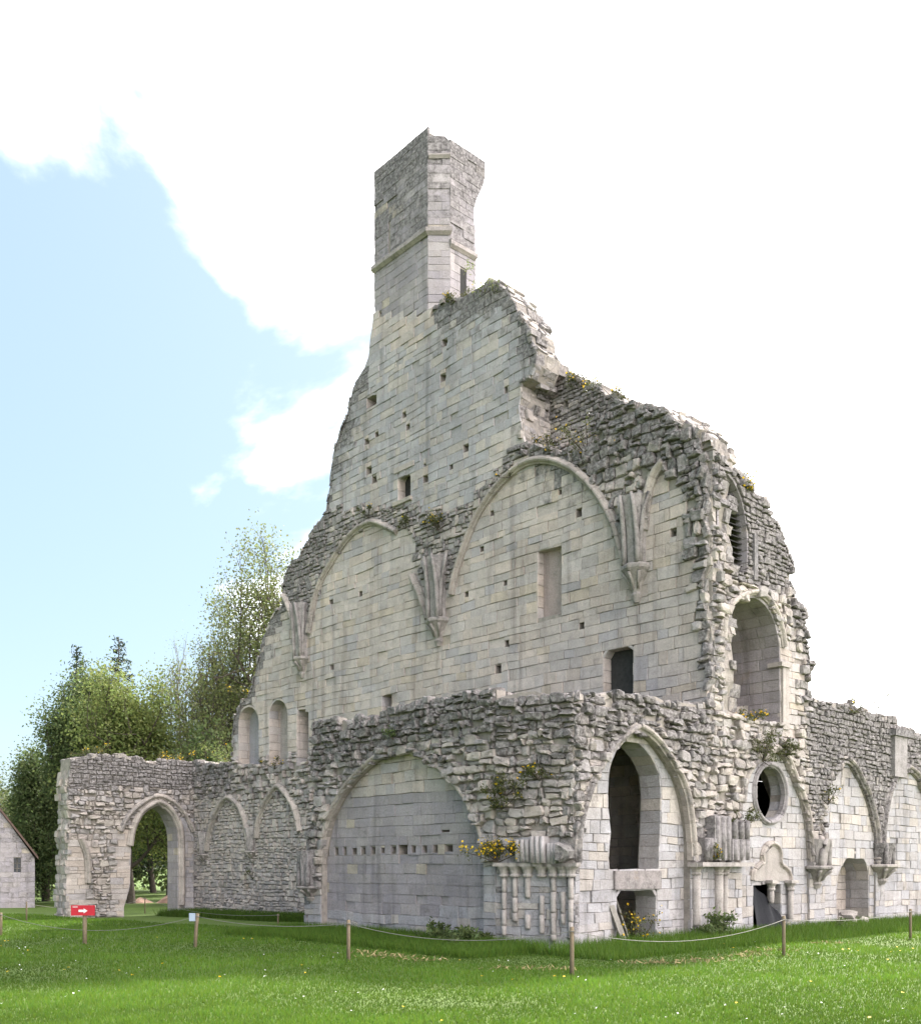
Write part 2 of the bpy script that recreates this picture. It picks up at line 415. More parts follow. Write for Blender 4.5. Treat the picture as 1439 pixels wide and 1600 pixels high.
def sweep(parent, name, fr, line, profile, d, tint=(.45, .42, .34), wth=.1, vous=.38, piece='voussoir', skip=0.0):
    """moulded arch: polyline in plane, profile = [(across, out)]; each voussoir its own mesh"""
    tint = warm(tint); pts = [np.array(p) for p in line]; acc = [0]
    for p, q in zip(pts[:-1], pts[1:]): acc.append(acc[-1] + np.linalg.norm(q - p))
    tot = acc[-1]
    def at(s):
        s = max(0, min(tot, s)); i = max(0, min(len(pts) - 2, int(np.searchsorted(acc, s)) - 1))
        p = pts[i] + (pts[i + 1] - pts[i]) * ((s - acc[i]) / max(1e-9, acc[i + 1] - acc[i])); 
        a, b = max(0, s - .12), min(tot, s + .12)
        return p, None
    def tan(s):
        t = at(min(tot, s + .1))[0] - at(max(0, s - .1))[0]; return t / (np.linalg.norm(t) + 1e-9)
    def rings(s0, s1, k, sc=1.0, din=0.0, j=0.0):
        V, F = [], []; m = len(profile)
        jo = rng.uniform(-j, j)
        for i in range(k + 1):
            s = s0 + (s1 - s0) * i / k; p = at(s)[0]; t = tan(s); nn = np.array([-t[1], t[0]])
            for (x, o) in profile:
                c = p + nn * (x * sc + jo); V.append(fr.w(c[0], c[1], d + o * sc - din + jo))
        for i in range(k):
            for q in range(m):
                a, b = i * m + q, i * m + (q + 1) % m; F.append((a, b, b + m, a + m))
        F.append(tuple(range(m))); F.append(tuple(range(k * m, k * m + m))[::-1])
        return V, F
    V, F = rings(0, tot, max(4, int(tot / .2)), .86, .01)
    par = mesh_obj(name, V, F, M_STONE, parent, [tint + (wth,)] * len(V))
    n = max(1, int(tot / vous))
    for i in range(n):
        if rng.random() < skip: continue
        V, F = rings(tot * i / n + .008, tot * (i + 1) / n - .008, 3, 1.0, 0, .007)
        k = rng.uniform(.85, 1.12)
        mesh_obj(piece, V, F, M_STONE, par, [tuple(c * k for c in tint) + (max(0, min(1, wth + rng.uniform(-.15, .15))),)] * len(V), center=True)
    return par
ROLL = [(-.16, -.1), (-.16, .06), (-.11, .09), (-.08, .17), (-.03, .215), (.03, .215), (.08, .17), (.11, .09), (.16, .06), (.16, -.1)]
def prof(s, out=1.0): return [(x * s, o * s * out if o > 0 else o) for x, o in ROLL]
def loft(parent, name, rings, mat_=None, tint=(.45, .42, .35), wth=.15, smooth_=False, cap=True):
    """rings = list of lists of world points"""
    tint = warm(tint); V, F = [], []; m = len(rings[0])
    for rg in rings: V += rg
    for i in range(len(rings) - 1):
        for q in range(m): a, b = i * m + q, i * m + (q + 1) % m; F.append((a, b, b + m, a + m))
    if cap: F.append(tuple(range(m))[::-1]); F.append(tuple(range((len(rings) - 1) * m, len(rings) * m)))
    return mesh_obj(name, V, F, mat_ or M_STONE, parent, [tint + (wth,)] * len(V), smooth=smooth_)
def tube_pts(pts, rad, k=6):
    rs = []; P = [Vector(p) for p in pts]
    for i, p in enumerate(P):
        t = (P[min(i + 1, len(P) - 1)] - P[max(i - 1, 0)]).normalized()
        s = t.cross(Vector((0.0, 0, 1)) if abs(t.z) < .95 else Vector((1.0, 0, 0))).normalized(); q = t.cross(s)
        r_ = rad[i] if isinstance(rad, (list, tuple)) else rad
        rs.append([tuple(p + (s * math.cos(2 * math.pi * j / k) + q * math.sin(2 * math.pi * j / k)) * r_) for j in range(k)])
    return rs
def tube(parent, name, pts, rad, m=None, k=6, tint=(.45, .42, .35), wth=.15):
    return loft(parent, name, tube_pts(pts, rad, k), m, tint, wth, True)
def poly_ring(fr, u, z, d, r, k=12, flat=1.0):
    return [fr.w(u + r * math.cos(2 * math.pi * i / k), z, d + flat * r * math.sin(2 * math.pi * i / k)) for i in range(k)]
def box(parent, name, fr, u0, u1, z0, z1, d0, d1, m=None, tint=(.45, .43, .38), wth=.1):
    V = [fr.w(u, z, d) for z in (z0, z1) for u, d in ((u0, d0), (u1, d0), (u1, d1), (u0, d1))]
    F = [(0, 3, 2, 1), (4, 5, 6, 7), (0, 1, 5, 4), (1, 2, 6, 5), (2, 3, 7, 6), (3, 0, 4, 7)]
    return mesh_obj(name, V, F, m or M_STONE, parent, [warm(tint) + (wth,)] * 8)
def corbel(ms, fr, u, ztop, r, h, d=0.0, tint=(.42, .40, .34), wth=.25):
    c = loft(ms.th, 'corbel', [poly_ring(fr, u, ztop - h, d, r * .25, 12), poly_ring(fr, u, ztop - h * .8, d, r * .42), poly_ring(fr, u, ztop - h * .72, d, r * .34),
              poly_ring(fr, u, ztop - h * .45, d, r * .55), poly_ring(fr, u, ztop - h * .2, d, r * .95)], None, tint, wth)
    ab = [poly_ring(fr, u, ztop - h * .2, d, r * 1.0, 8), poly_ring(fr, u, ztop - h * .13, d, r * 1.15, 8), poly_ring(fr, u, ztop - h * .05, d, r * 1.15, 8), poly_ring(fr, u, ztop, d, r * 1.05, 8)]
    loft(c, 'abacus', ab, None, tint, wth + .1)
    for k in range(3):
        an = math.pi * (.25 + .25 * k); x, y = math.cos(an), math.sin(an)
        tube(c, 'leaf_carving', [fr.w(u + x * r * .40, ztop - h * .65, d + y * r * .40), fr.w(u + x * r * .62, ztop - h * .42, d + y * r * .62), fr.w(u + x * r * 1.0, ztop - h * .23, d + y * r * 1.0)], [r * .08, r * .11, r * .13], None, 6, tint, wth)
    return c
def springer(ms, fr, u, z0, z1, fans, r, d=0.0, tint=(.40, .385, .34), wth=.35):
    """bundle of rib stubs fanning up from a corbel: fans = [(du at top, d at top)]"""
    body = loft(ms.th, 'rib_springer', [poly_ring(fr, u, z0, d, r * .8, 10), poly_ring(fr, u, z0 + (z1 - z0) * .5, d, r * .9, 10), poly_ring(fr, u + .05, z1, d, r * 1.15, 10)], None, tint, wth)
    for du, dd in fans:
        pts = []
        s0 = r * .75 * (1 if du > 0 else -1 if du < 0 else 0)
        for i in range(6):
            t = i / 5; pts.append(fr.w(u + s0 * .8 + (du * .8 - s0 * .8) * t ** 2.6, z0 + (z1 - z0) * t, d + r * (.75 if abs(s0) < 1e-6 or abs(du) < .3 else .45) + (dd - r * .5) * .6 * t ** 2.2))
        tube(body, 'rib', pts, [r * .2, r * .2, r * .2, r * .2, r * .18, r * .12], None, 8, tint, wth)

# ------------------------------------------------------------------ ground
def ground():
    xs = np.concatenate([np.linspace(-400, -45, 12), np.linspace(-44, 44, 89), np.linspace(45, 400, 12)])
    ys = np.concatenate([np.linspace(-60, 2, 8), np.linspace(3, 70, 68), np.linspace(75, 900, 22)])
    V = [(x, y, gz(x, y)) for y in ys for x in xs]; n = len(xs)
    F = [(j * n + i, j * n + i + 1, (j + 1) * n + i + 1, (j + 1) * n + i) for j in range(len(ys) - 1) for i in range(n - 1)]
    def f(nn, l, b):
        t = tex(nn, l, .35, 6, .6, 'World'); t2 = tex(nn, l, 7, 6, .7, 'World')
        c = mixc(nn, l, rampn(nn, l, t.outputs['Fac'], .3, .7).outputs[0], (.053, .088, .012, 1), (.072, .115, .017, 1))
        c = mixc(nn, l, .5, c, rampn(nn, l, t2.outputs['Fac'], .3, .7, (.4, .4, .4, 1), (1.2, 1.2, 1.2, 1)).outputs[0], 'MULTIPLY')
        t3 = tex(nn, l, 1.1, 8, .7, 'World'); c = mixc(nn, l, rampn(nn, l, t3.outputs['Fac'], .58, .72, (0, 0, 0, 1), (.7, .7, .7, 1)).outputs[0], c, (.09, .088, .033, 1))
        l.new(c, b.inputs['Base Color']); bumpn(nn, l, b, t2.outputs['Fac'], .8, .05)
    tag(mesh_obj('lawn', V, F, mat('lawn turf', f), smooth=True), kind='structure')
ground()

# ------------------------------------------------------------------ the ruin
def close_bottom(fr, top_px, d=0.0, zb=-.5, edge=0.0, step=.3):
    """plane polygon from a list of photo points of the top outline, closed below ground"""
    p = fr.poly(top_px, d)
    if edge: p = rough_edge(p, edge, step)
    return p + [(p[-1][0], zb), (p[0][0], zb)]
def opening(fr, pts, d=0.0, zb=None):
    p = fr.poly(pts, d)
    if zb is not None: p = [(p[0][0], zb)] + p + [(p[-1][0], zb)]
    return p
def at_a(a, b): return C0 + dL * a + dR * b
L1 = FL(5.4); L0 = FL(0.0); RW = FR(0.0)

# ---- tall gabled wall (left-facing)
b0 = at_a(6, 5.4)
tall = thing('church_wall', (b0[0], b0[1], 0), 'tall gabled ruined church wall of pale ashlar with vault rib springers', 'wall')
TM = Masonry(tall)
topline = [(1107, 1120), (1106, 960), (1105, 880), (1104, 800), (1102, 720), (1092, 676), (1060, 648), (1040, 640), (1000, 632), (965, 622), (945, 650), (928, 690), (905, 706),
           (858, 702), (815, 690), (812, 605), (832, 585), (838, 548), (826, 515), (812, 488), (800, 458), (775, 438), (752, 441), (720, 462), (690, 470), (677, 480), (676, 560), (583, 560),
           (575, 564), (562, 584), (548, 620), (540, 655), (522, 700), (515, 760), (510, 800), (500, 818), (478, 852), (456, 880), (446, 905), (441, 945), (425, 965), (411, 1000),
           (402, 1040), (396, 1072), (378, 1098), (366, 1125), (364, 1192), (340, 1196), (304, 1190)]
outl = L1.poly(topline)
topline[topline.index((676, 560))] = (676, 490); topline[topline.index((583, 560))] = (584, 490)
outl = L1.poly(topline)
i0 = topline.index((677, 480)); i1 = topline.index((575, 564))
oA = rough_edge(outl[:i0 + 1], .09, .28); oB = rough_edge(outl[i1:], .06, .28); outl = oA + outl[i0 + 1:i1] + oB; wpol = oA + L1.poly([(676, 200), (584, 200)]) + oB + [(oB[-1][0], -.6), (oA[0][0], -.6)]
outl += [(outl[-1][0], -.6), (outl[0][0], -.6)]
def rect_px(x0, y0, x1, y1, fr=L1, d=0.0):
    return [fr.px(x0, y1, d), fr.px(x0, y0, d), fr.px(x1, y0, d), fr.px(x1, y1, d)]
def slant(x0, y0, x1, y1, s=-.22):
    """opening whose head and sill follow the courses (slope s in the picture)"""
    m = (x0 + x1) / 2; f = lambda x, y: L1.px(x, y + s * (x - m)); return [f(x0, y1), f(x0, y0), f(x1, y0), f(x1, y1)]
big = [slant(840, 856, 878, 962), slant(943, 1012, 990, 1100), slant(622, 738, 642, 779, -.35), slant(597, 1084, 613, 1118, -.15), slant(573, 617, 589, 634, -.4),
       slant(464, 1108, 483, 1196, -.1)]
for xa, xb, yt, ys in ((373, 405, 1104, 1128), (421, 450, 1093, 1116)):
    xm = (xa + xb) / 2; r_ = (xb - xa) / 2
    arc = [(xm - r_ * math.cos(t), ys - (ys - yt) * math.sin(t)) for t in np.linspace(0, math.pi, 11)]
    big.append(L1.poly([(xa, 1197)] + arc + [(xb, 1194)]))
put = [(573, 690, 3), (589, 679, 3), (577, 735, 4), (585, 749, 4), (632, 648, 3), (638, 667, 3), (665, 748, 4), (728, 700, 4), (705, 729, 3), (695, 535, 4), (692, 590, 4), (792, 609, 4), (753, 858, 3),
       (790, 911, 3), (729, 929, 3), (1052, 832, 5), (909, 978, 4), (792, 1006, 4), (518, 941, 3), (564, 928, 3), (519, 1043, 3), (458, 1000, 3), (905, 801, 5), (875, 769, 3), (769, 802, 3), (664, 727, 2),
       (779, 1046, 5), (523, 711, 2), (397, 1352, 2), (340, 1280, 3), (1000, 1050, 0)]
small = [slant(x - k, y - k * 1.3, x + k, y + k * 1.3, -.25) for x, y, k in put if k]
ZT = [([L1.px(*p) for p in z], st, dk) for z, st, dk in (
    ([(500, 812), (478, 852), (440, 900), (436, 950), (470, 990), (487, 965), (512, 885), (545, 838), (590, 812), (640, 832), (655, 900), (690, 945), (712, 900), (740, 812), (790, 752), (818, 700), (805, 690), (740, 775), (700, 802), (640, 785), (580, 795), (520, 790)], 'small', .4),
    ([(815, 720), (860, 712), (900, 735), (935, 775), (965, 830), (985, 870), (1010, 800), (1030, 745), (1062, 770), (1076, 860), (1084, 960), (1090, 1045), (1120, 1050), (1120, 640), (1040, 620), (940, 600), (900, 690), (815, 685)], 'rubble', .4),
    ([(565, 540), (500, 800), (640, 790), (700, 800), (740, 775), (830, 600), (845, 420), (676, 420), (676, 540)], 'pale', .05),
    ([(290, 1180), (490, 1180), (490, 1250), (290, 1250)], 'rubble', .28),
    ([(290, 1250), (490, 1250), (490, 1470), (290, 1470)], 'small', .05))]
allh = big + small
wall(TM, 'masonry', L1, outl, allh, 0, .75)
wall(TM, 'backing', L1, outl, [], -.72, .24, M_MORTAR)
lay(TM, L1, outl, allh, 0, 'ashlar', ZT, wpoly=wpol)
for hpoly, dep in [(h, .35 if i in (0,) else .6) for i, h in enumerate(big)]:
    reveal(TM, L1, hpoly[0:] , 0, .68, 'ashlar', .3, .02)
# shallow fills of the blind openings
for i, tint in ((0, (.42, .36, .31)), (5, (.36, .37, .38)), (6, (.36, .37, .38)), (7, (.42, .40, .36))):
    dd = -.25 if i == 0 else -.5
    V, F = prism(L1, big[i], [], dd, dd - .2); mesh_obj('blocking', V, F, M_STONE, tall, [warm(tint) + (.05,)] * len(V))
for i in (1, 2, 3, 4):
    V, F = prism(L1, [(u, z) for u, z in big[i]], [], (-.3 if i in (1, 2) else -.5), -.70); mesh_obj('dark_back', V, F, M_DARK, tall)  # near-black backs: dark rubble in one opening, painted shade in the rest
# window frame and sill of the small square window
fx = [L1.px(*p) for p in ((619, 741), (619, 783), (645, 774), (645, 731))]
box(tall, 'window_sill', L1, L1.px(645, 780)[0], L1.px(617, 780)[0], L1.px(631, 787)[1], L1.px(631, 781)[1], -.1, .10, None, (.45, .42, .34), .1)
box(tall, 'lintel', L1, L1.px(648, 735)[0], L1.px(617, 735)[0], L1.px(631, 735)[1], L1.px(631, 727)[1], -.1, .05, None, (.48, .45, .38), .05)
# ribs of the lost vaults
def rib(ms, fr, pts, s=.75, d=.02, tint=(.45, .42, .35), wth=.12, skip=0.0, out=1.0, name='wall_rib', vous=.4):
    return sweep(ms.th, name, fr, fr.poly(smooth(pts, 5)), prof(s, out), d, tint, wth, vous, 'voussoir', skip)
rib(TM, L1, [(707, 930), (713, 900), (729, 850), (750, 802), (780, 759), (815, 728), (850, 718), (885, 727), (915, 748), (940, 779), (958, 812), (970, 848), (979, 884)], .72)
rib(TM, L1, [(484, 990), (490, 955), (500, 918), (517, 884), (544, 843), (568, 822), (590, 817), (622, 832)], .72, wth=.25)
rib(TM, L1, [(646, 900), (656, 922), (665, 945), (672, 968)], .8)
rib(TM, L1, [(445, 930), (455, 950), (463, 985), (466, 1010)], .8, wth=.2)
rib(TM, L1, [(1038, 722), (1022, 745), (1012, 785), (1008, 830)], .8, wth=.3)
for x, yc, ys, rr, hh, fans in ((996, 884, 778, .36, .95, [(-.6, .2), (-.2, .5), (.25, .5), (.6, .2)]), (687, 968, 872, .38, .85, [(-.7, .25), (-.2, .5), (.25, .5), (.75, .25)]), (474, 1028, 945, .36, .75, [(-.4, .2), (-.1, .45), (.25, .45), (.5, .2)])):
    u, zc = L1.px(x, yc); zs = L1.px(x, ys)[1]
    corbel(TM, L1, u, zc, rr, hh); springer(TM, L1, u, zc, zs, fans, rr * .95)
# blind lower arcade on the far part of the wall
rib(TM, L1, [(326, 1330), (331, 1300), (341, 1270), (352, 1252), (363, 1247), (378, 1262), (388, 1290), (393, 1330)], .85, wth=.25)
rib(TM, L1, [(404, 1310), (407, 1285), (416, 1258), (428, 1238), (437, 1229), (450, 1240), (464, 1265), (472, 1300)], .85, wth=.15)
for x, y in ((321, 1335), (396, 1330)):
    u, zc = L1.px(x, y); corbel(TM, L1, u, zc, .32, .45); springer(TM, L1, u, zc, zc + .9, [(-.3, .15), (0, .3), (.3, .15)], .28)
TM.poly = outl; e_ = len(outl) - 2
edge(TM, L1, oA, 0, .92, .45); edge(TM, L1, oB, 0, .92, .45)
TM.finish()

# ---- set-back wall above the right-hand vault
LB = FL(6.7); bb = at_a(3, 6.7)
sb = thing('upper_wall', (bb[0], bb[1], 9), 'set-back upper wall with rough ruined top above the great blind arch', 'wall')
SM = Masonry(sb)
so_ = rough_edge(LB.poly([(1100, 720), (1096, 682), (1072, 650), (1040, 640), (1000, 630), (960, 618), (925, 600), (898, 584), (866, 573), (838, 580), (806, 600), (800, 720)]), .06, .3)
zc_ = min(p[1] for p in so_) - 1.2
so_ = so_ + [(so_[-1][0], zc_), (so_[0][0], zc_)]
alc = LB.poly([(818, 690), (818, 625), (824, 606), (836, 597), (850, 597), (856, 612), (856, 690)])
sm_ = [[LB.px(x - 4, y + 5), LB.px(x - 4, y - 5), LB.px(x + 4, y - 6), LB.px(x + 4, y + 4)] for x, y in ((885, 631),)]
wall(SM, 'masonry', LB, so_, [alc] + sm_, 0, .7); wall(SM, 'backing', LB, so_, [], -.68, .6)
lay(SM, LB, so_, [alc] + sm_, 0, 'small', (), dark=.22); reveal(SM, LB, alc, 0, .6, 'ashlar')
# quoined return between the gable and the set-back wall
ur = L1.px(812, 640)[0]; FQ = FR(ur); zq0, zq1 = L1.px(812, 700)[1], L1.px(812, 592)[1]
q = [(5.42, zq0), (6.75, zq0), (6.75, zq1), (5.42, zq1)]
wall(SM, 'return_masonry', FQ, q, [], 0, .5); lay(SM, FQ, q, [], 0, 'ashlar')
SM.poly = so_; edge(SM, LB, so_[:-2], 0, 1.2)
SM.finish(120)

# ---- stair turret
tb = at_a(11.5, 6.5)
tw = thing('stair_turret', (tb[0], tb[1], 16), 'square stair turret with chamfered corner and string course, topmost part of the ruin', 'tower')
WM = Masonry(tw)
z_b = L1.px(584, 490)[1] + .92; z_s = 21.7; z_t = 24.9
aL, aC, aR, bF, bC = 13.14, 10.36, 9.89, 5.4, 5.92
def plan(pts, z0, z1, name, tint=(.42, .42, .40), wth=.15, m=None, zs=None):
    n = len(pts); V = [tuple(at_a(a, b)) + (z0,) for a, b in pts] + [tuple(at_a(a, b)) + ((zs[i] if zs else z1),) for i, (a, b) in enumerate(pts)]
    F = [(i, (i + 1) % n, (i + 1) % n + n, i + n) for i in range(n)] + [tuple(range(n))[::-1], tuple(range(n, 2 * n))]
    return mesh_obj(name, V, F, m or M_STONE, tw, [warm(tint) + (wth,)] * (2 * n))
e = .035
plan([(aL - e, bF + e), (aC + e, bF + e), (aR + e, bC + e), (aR + e, 6.92), (aR + .6, 7.4), (aL - e, 7.4)], z_b - 1, z_t - .02, 'masonry', m=M_MORTAR, zs=[25.05, 24.88, 24.5, 24.5, 24.6, 24.9])
FT = FL(bF); FTR = FR(aR)
pc0, pc1 = at_a(aC, bF), at_a(aR, bC); dcv = (pc1 - pc0) / np.linalg.norm(pc1 - pc0); FC = Frame(pc0, dcv, np.array([dcv[1], -dcv[0]])); lc = np.linalg.norm(pc1 - pc0)
win = [(6.35, 19.6), (6.35, 20.75), (6.62, 20.75), (6.62, 19.6)]
slit = [(12.25, 21.85), (12.25, 22.9), (12.38, 22.9), (12.38, 21.85)]
lp = [(aC, L1.px(676, 490)[1] + .01), (aL, L1.px(584, 490)[1] + .01), (aL, 25.05), (aC, 24.9)]
lay(WM, FT, lp, [slit], 0, 'fine', [([(9, 21.7), (14, 21.7), (14, 26), (9, 26)], 'fine', .45)], topdark=.5)
cp_ = [(0, 14), (lc, 14), (lc, 24.55), (0, 24.9)]
lay(WM, FC, cp_, [], 0, 'fine', [([(-1, 21.7), (2, 21.7), (2, 26), (-1, 26)], 'fine', .36)], topdark=.4)
rp = [(bC, 14), (6.96, 14), (6.96, 22.9), (7.06, 23.2), (7.2, 23.5), (7.42, 24.0), (7.47, 24.25), (7.45, 24.55), (bC, 24.55)]
plan([(aR + .03, 6.9), (aR + .03, 7.42), (aR + .7, 7.42), (aR + .7, 6.9)], 24.0, 24.5, 'overhang', (.36, .36, .34), .4)
V, F = prism(FTR, [(6.85, 22.85), (6.96, 22.9), (7.06, 23.2), (7.2, 23.5), (7.42, 24.0), (7.42, 24.05), (6.85, 24.05)], [], -.04, -.7); mesh_obj('overhang_corbel', V, F, M_STONE, tw, [(.46, .42, .41, .4)] * len(V))
lay(WM, FTR, rp, [win], 0, 'fine', [([(5, 21.3), (9, 21.3), (9, 26), (5, 26)], 'fine', .46)], topdark=.5)
V, F = prism(FTR, win, [], -.03, -.04); mesh_obj('window_shade_plate', V, F, M_DARK, tw)  # flat dark plate painting the shade in the turret window
# back stair shaft seen at the right edge
plan([(aR + .25, 6.9), (aR + .25, 7.25), (aR + 1.4, 7.25), (aR + 1.4, 6.9)], 15, 22.6, 'rear_buttress', (.33, .33, .34), .3)
def strip(name, pl, z0, z1, out):
    V = []; F = []
    for i, (a, b, oa, ob) in enumerate(pl):
        for (k, z) in ((0, z1 + .05), (1, z1 - .02), (1, z0 + .08), (.3, z0)):
            p = at_a(a + oa * out * k, b + ob * out * k); V.append((p[0], p[1], z))
    for i in range(len(pl) - 1):
        for k in range(4): a, b = i * 4 + k, i * 4 + (k + 1) % 4; F.append((a, b, b + 4, a + 4))
    F.append((0, 1, 2, 3)); F.append(tuple(range(len(V) - 4, len(V)))[::-1])
    mesh_obj(name, V, F, M_STONE, tw, [(.48, .43, .42, .25)] * len(V))
strip('string_course', [(aL + .0, bF + .02, .15, -1), (aC, bF + .02, -.3, -1), (aR, bC, -1, -.3)], z_s - .12, z_s + .1, .16)
strip('string_course', [(aR + .02, bC - .03, -1, -.2), (aR + .02, 6.98, -1, .2)], 21.2, 21.42, .14)
strip('corbel_ledge', [(aC, bF + .04, -.5, -.6), (aR, bC, -.6, -.5)], 24.0, 24.14, .12)
WM.finish(290)

# ---- lower chapel wall with the great blind arch (left-facing) and corner pier
cb = at_a(4, 0)
ch = thing('chapel_wall', (cb[0], cb[1], 0), 'low rubble chapel wall with blind round arch filled in grey ashlar', 'wall')
CM = Masonry(ch)
K0, K1 = at_a(1.75, 0), at_a(0, .55); kd = (K1 - K0) / np.linalg.norm(K1 - K0); KF = Frame(K0, kd, np.array([kd[1], -kd[0]])); KL = np.linalg.norm(K1 - K0)
l0 = [(1.75, L0.px(775, 1078)[1])] + [L0.px(*p) for p in ((740, 1086), (700, 1092), (650, 1097), (620, 1106), (600, 1114), (560, 1124), (520, 1125), (490, 1128), (487, 1180), (493, 1230), (484, 1290), (478, 1330), (476, 1400))]
l0 = rough_edge(l0, .07, .3); l0 += [(l0[-1][0], -.5), (1.75, -.5)]
arch_in = smooth([(502, 1345), (506, 1322), (515, 1282), (537, 1239), (560, 1211), (586, 1188), (612, 1177), (631, 1174), (655, 1184), (681, 1201), (704, 1225), (726, 1253), (742, 1286), (752, 1312), (756, 1345)], 3)
ah = opening(L0, arch_in, 0, -.4)
wall(CM, 'masonry', L0, l0, [ah], 0, .3)
ZL = [([L0.px(*p) for p in ((470, 1110), (620, 1080), (800, 1060), (800, 1100), (640, 1125), (560, 1150), (510, 1200), (500, 1250), (470, 1300))], 'rubble', .6),
      ([L0.px(*p) for p in ((460, 1390), (505, 1390), (505, 1480), (460, 1480))], 'pale', .05), ([L0.px(*p) for p in ((752, 1345), (790, 1345), (790, 1500), (752, 1500))], 'pale', .12)]
lay(CM, L0, l0, [ah], 0, 'rubble', ZL, dark=.2)
inf = [(u + (.15 if u > 5 else -.12), z + (.12 if z > 2 else 0)) for u, z in opening(L0, arch_in, -.2, -.45)]
holes = []
for zx, wd, ht in ((135, 26, 40), (197, 28, 46), (252, 22, 50), (315, 32, 42), (372, 32, 44), (437, 30, 46), (502, 26, 36), (573, 36, 46), (635, 60, 60), (706, 32, 42), (778, 34, 48), (848, 32, 52), (937, 54, 42)):
    x, y = 480 + zx / 4.232, 1140 + (812 - (zx - 135) * .03) / 4.232; a, b = wd / 8.46, ht / 8.46
    holes.append([L0.px(x - a, y + b, -.2), L0.px(x - a, y - b, -.2), L0.px(x + a, y - b, -.2), L0.px(x + a, y + b, -.2)])
holes.append([L0.px(x, y, -.2) for x, y in ((690, 1301), (690, 1298), (703, 1297), (703, 1300))])
wall(CM, 'infill', L0, inf, holes, -.2, .5); 
V, F = prism(L0, [(1.0, -.45), (9.1, -.45), (9.1, 4.6), (1.0, 4.6)], [], -.68, -1.0); mesh_obj('backing', V, F, M_MORTAR, ch)
lay(CM, L0, inf, holes, -.2, 'fine', [([L0.px(*p) for p in ((540, 1160), (720, 1160), (720, 1240), (540, 1240))], 'ashlar', 0), ([L0.px(*p) for p in ((490, 1425), (780, 1425), (780, 1500), (490, 1500))], 'pale', .12)], topdark=0, dark=.04)
rib(CM, L0, [(499, 1350), (503, 1320), (512, 1280), (533, 1237), (557, 1208), (584, 1184), (611, 1172), (632, 1169), (657, 1179), (684, 1197), (707, 1221), (729, 1250), (745, 1284), (756, 1320), (758, 1340)], .62, d=-.06, out=.9, name='arch_moulding')
u, zc = L0.px(487, 1385); corbel(CM, L0, u, zc, .36, .4); springer(CM, L0, u, zc, L0.px(487, 1330)[1], [(-.25, .1), (0, .28), (.25, .12)], .34, tint=(.30, .29, .27), wth=.5)
# corner pier
zk = 5.35
kp = rough_edge([(KL, zk - .1), (KL * .5, zk + .05), (0, zk)], .05, .3) + [(0, -.5), (KL, -.5)]
wall(CM, 'pier_masonry', KF, kp, [], 0, .2)
zcap = KF.px(850, 1348)[1]
lay(CM, KF, kp, [], 0, 'rubble', [([(-1, -1), (4, -1), (4, zcap + .45), (-1, zcap + .45)], 'pale', .18)], dark=.22)
def kcol(x, y0, y1, r=.065, fr=KF, ms=CM, tint=(.46, .44, .38)):
    u, zt = fr.px(x, y0); zb = fr.px(x, y1)[1]
    loft(ms.th, 'colonnette', [poly_ring(fr, u, zb, .03, r * .85, 10), poly_ring(fr, u, zb + .05, .03, r, 10), poly_ring(fr, u, (zb + zt) / 2, .035, r * .97, 10), poly_ring(fr, u, zt, .03, r, 10)], None, tint, .12, True)
def kcap(x, y0, y1, r=.17, fr=KF, ms=CM, tint=(.46, .44, .38)):
    u, zt = fr.px(x, y0); zb = fr.px(x, y1)[1]
    c = loft(ms.th, 'capital', [poly_ring(fr, u, zb, .03, r * .62, 10), poly_ring(fr, u, zb + .03, .03, r * .72, 10), poly_ring(fr, u, zb + .07, .03, r * .56, 10), poly_ring(fr, u, (zb + zt) / 2, .03, r * .66, 10), poly_ring(fr, u, zt - .06, .03, r, 10)], None, tint, .12)
    box(c, 'abacus', fr, u - r * 1.15, u + r * 1.15, zt - .06, zt + .02, -.05, r * 1.1, None, tint, .2)
for x, y1 in ((789, 1462), (806, 1440), (826, 1468), (848, 1462), (866, 1471), (881, 1445), (893, 1468)):
    kcap(x, 1350, 1371)
    yb_ = 1371
    while yb_ < y1 - 4:
        yn = min(y1, yb_ + rng.uniform(22, 36))
        if rng.random() > .12: kcol(x, yb_ + .6, yn, .062 * rng.uniform(.85, 1.1))
        yb_ = yn
for x0, x1, y0, y1, dd in ((812, 835, 1313, 1347, .22), (836, 860, 1308, 1349, .26), (861, 876, 1318, 1350, .18)):
    ua, ub = KF.px(x0, 1330)[0], KF.px(x1, 1330)[0]; za, zb = KF.px(x0, y1)[1], KF.px(x0, y0)[1]
    o = box(ch, 'springer_block', KF, ua + .01, ub - .01, za, zb, -.05, dd, None, (.44, .43, .40), .15)
    for k in range(3):
        uu = ua + (ub - ua) * (k + .5) / 3; tube(o, 'rib', [KF.w(uu, za, dd - .01), KF.w(uu, zb, dd)], .05, None, 7, (.46, .45, .42), .15)
ua, ub = KF.px(874, 1330)[0], KF.px(903, 1330)[0]; za, zb = KF.px(880, 1347)[1], KF.px(880, 1312)[1]
rk, rf = block([(ua, za), (ub - .12, za), (ub, zb - .25), (ua + .05, zb)], KF.w, .35, .06, -.05, rng, .03, True); mesh_obj('springer_block', rk, rf, M_STONE, ch, [(.30, .29, .27, .55)] * len(rk))
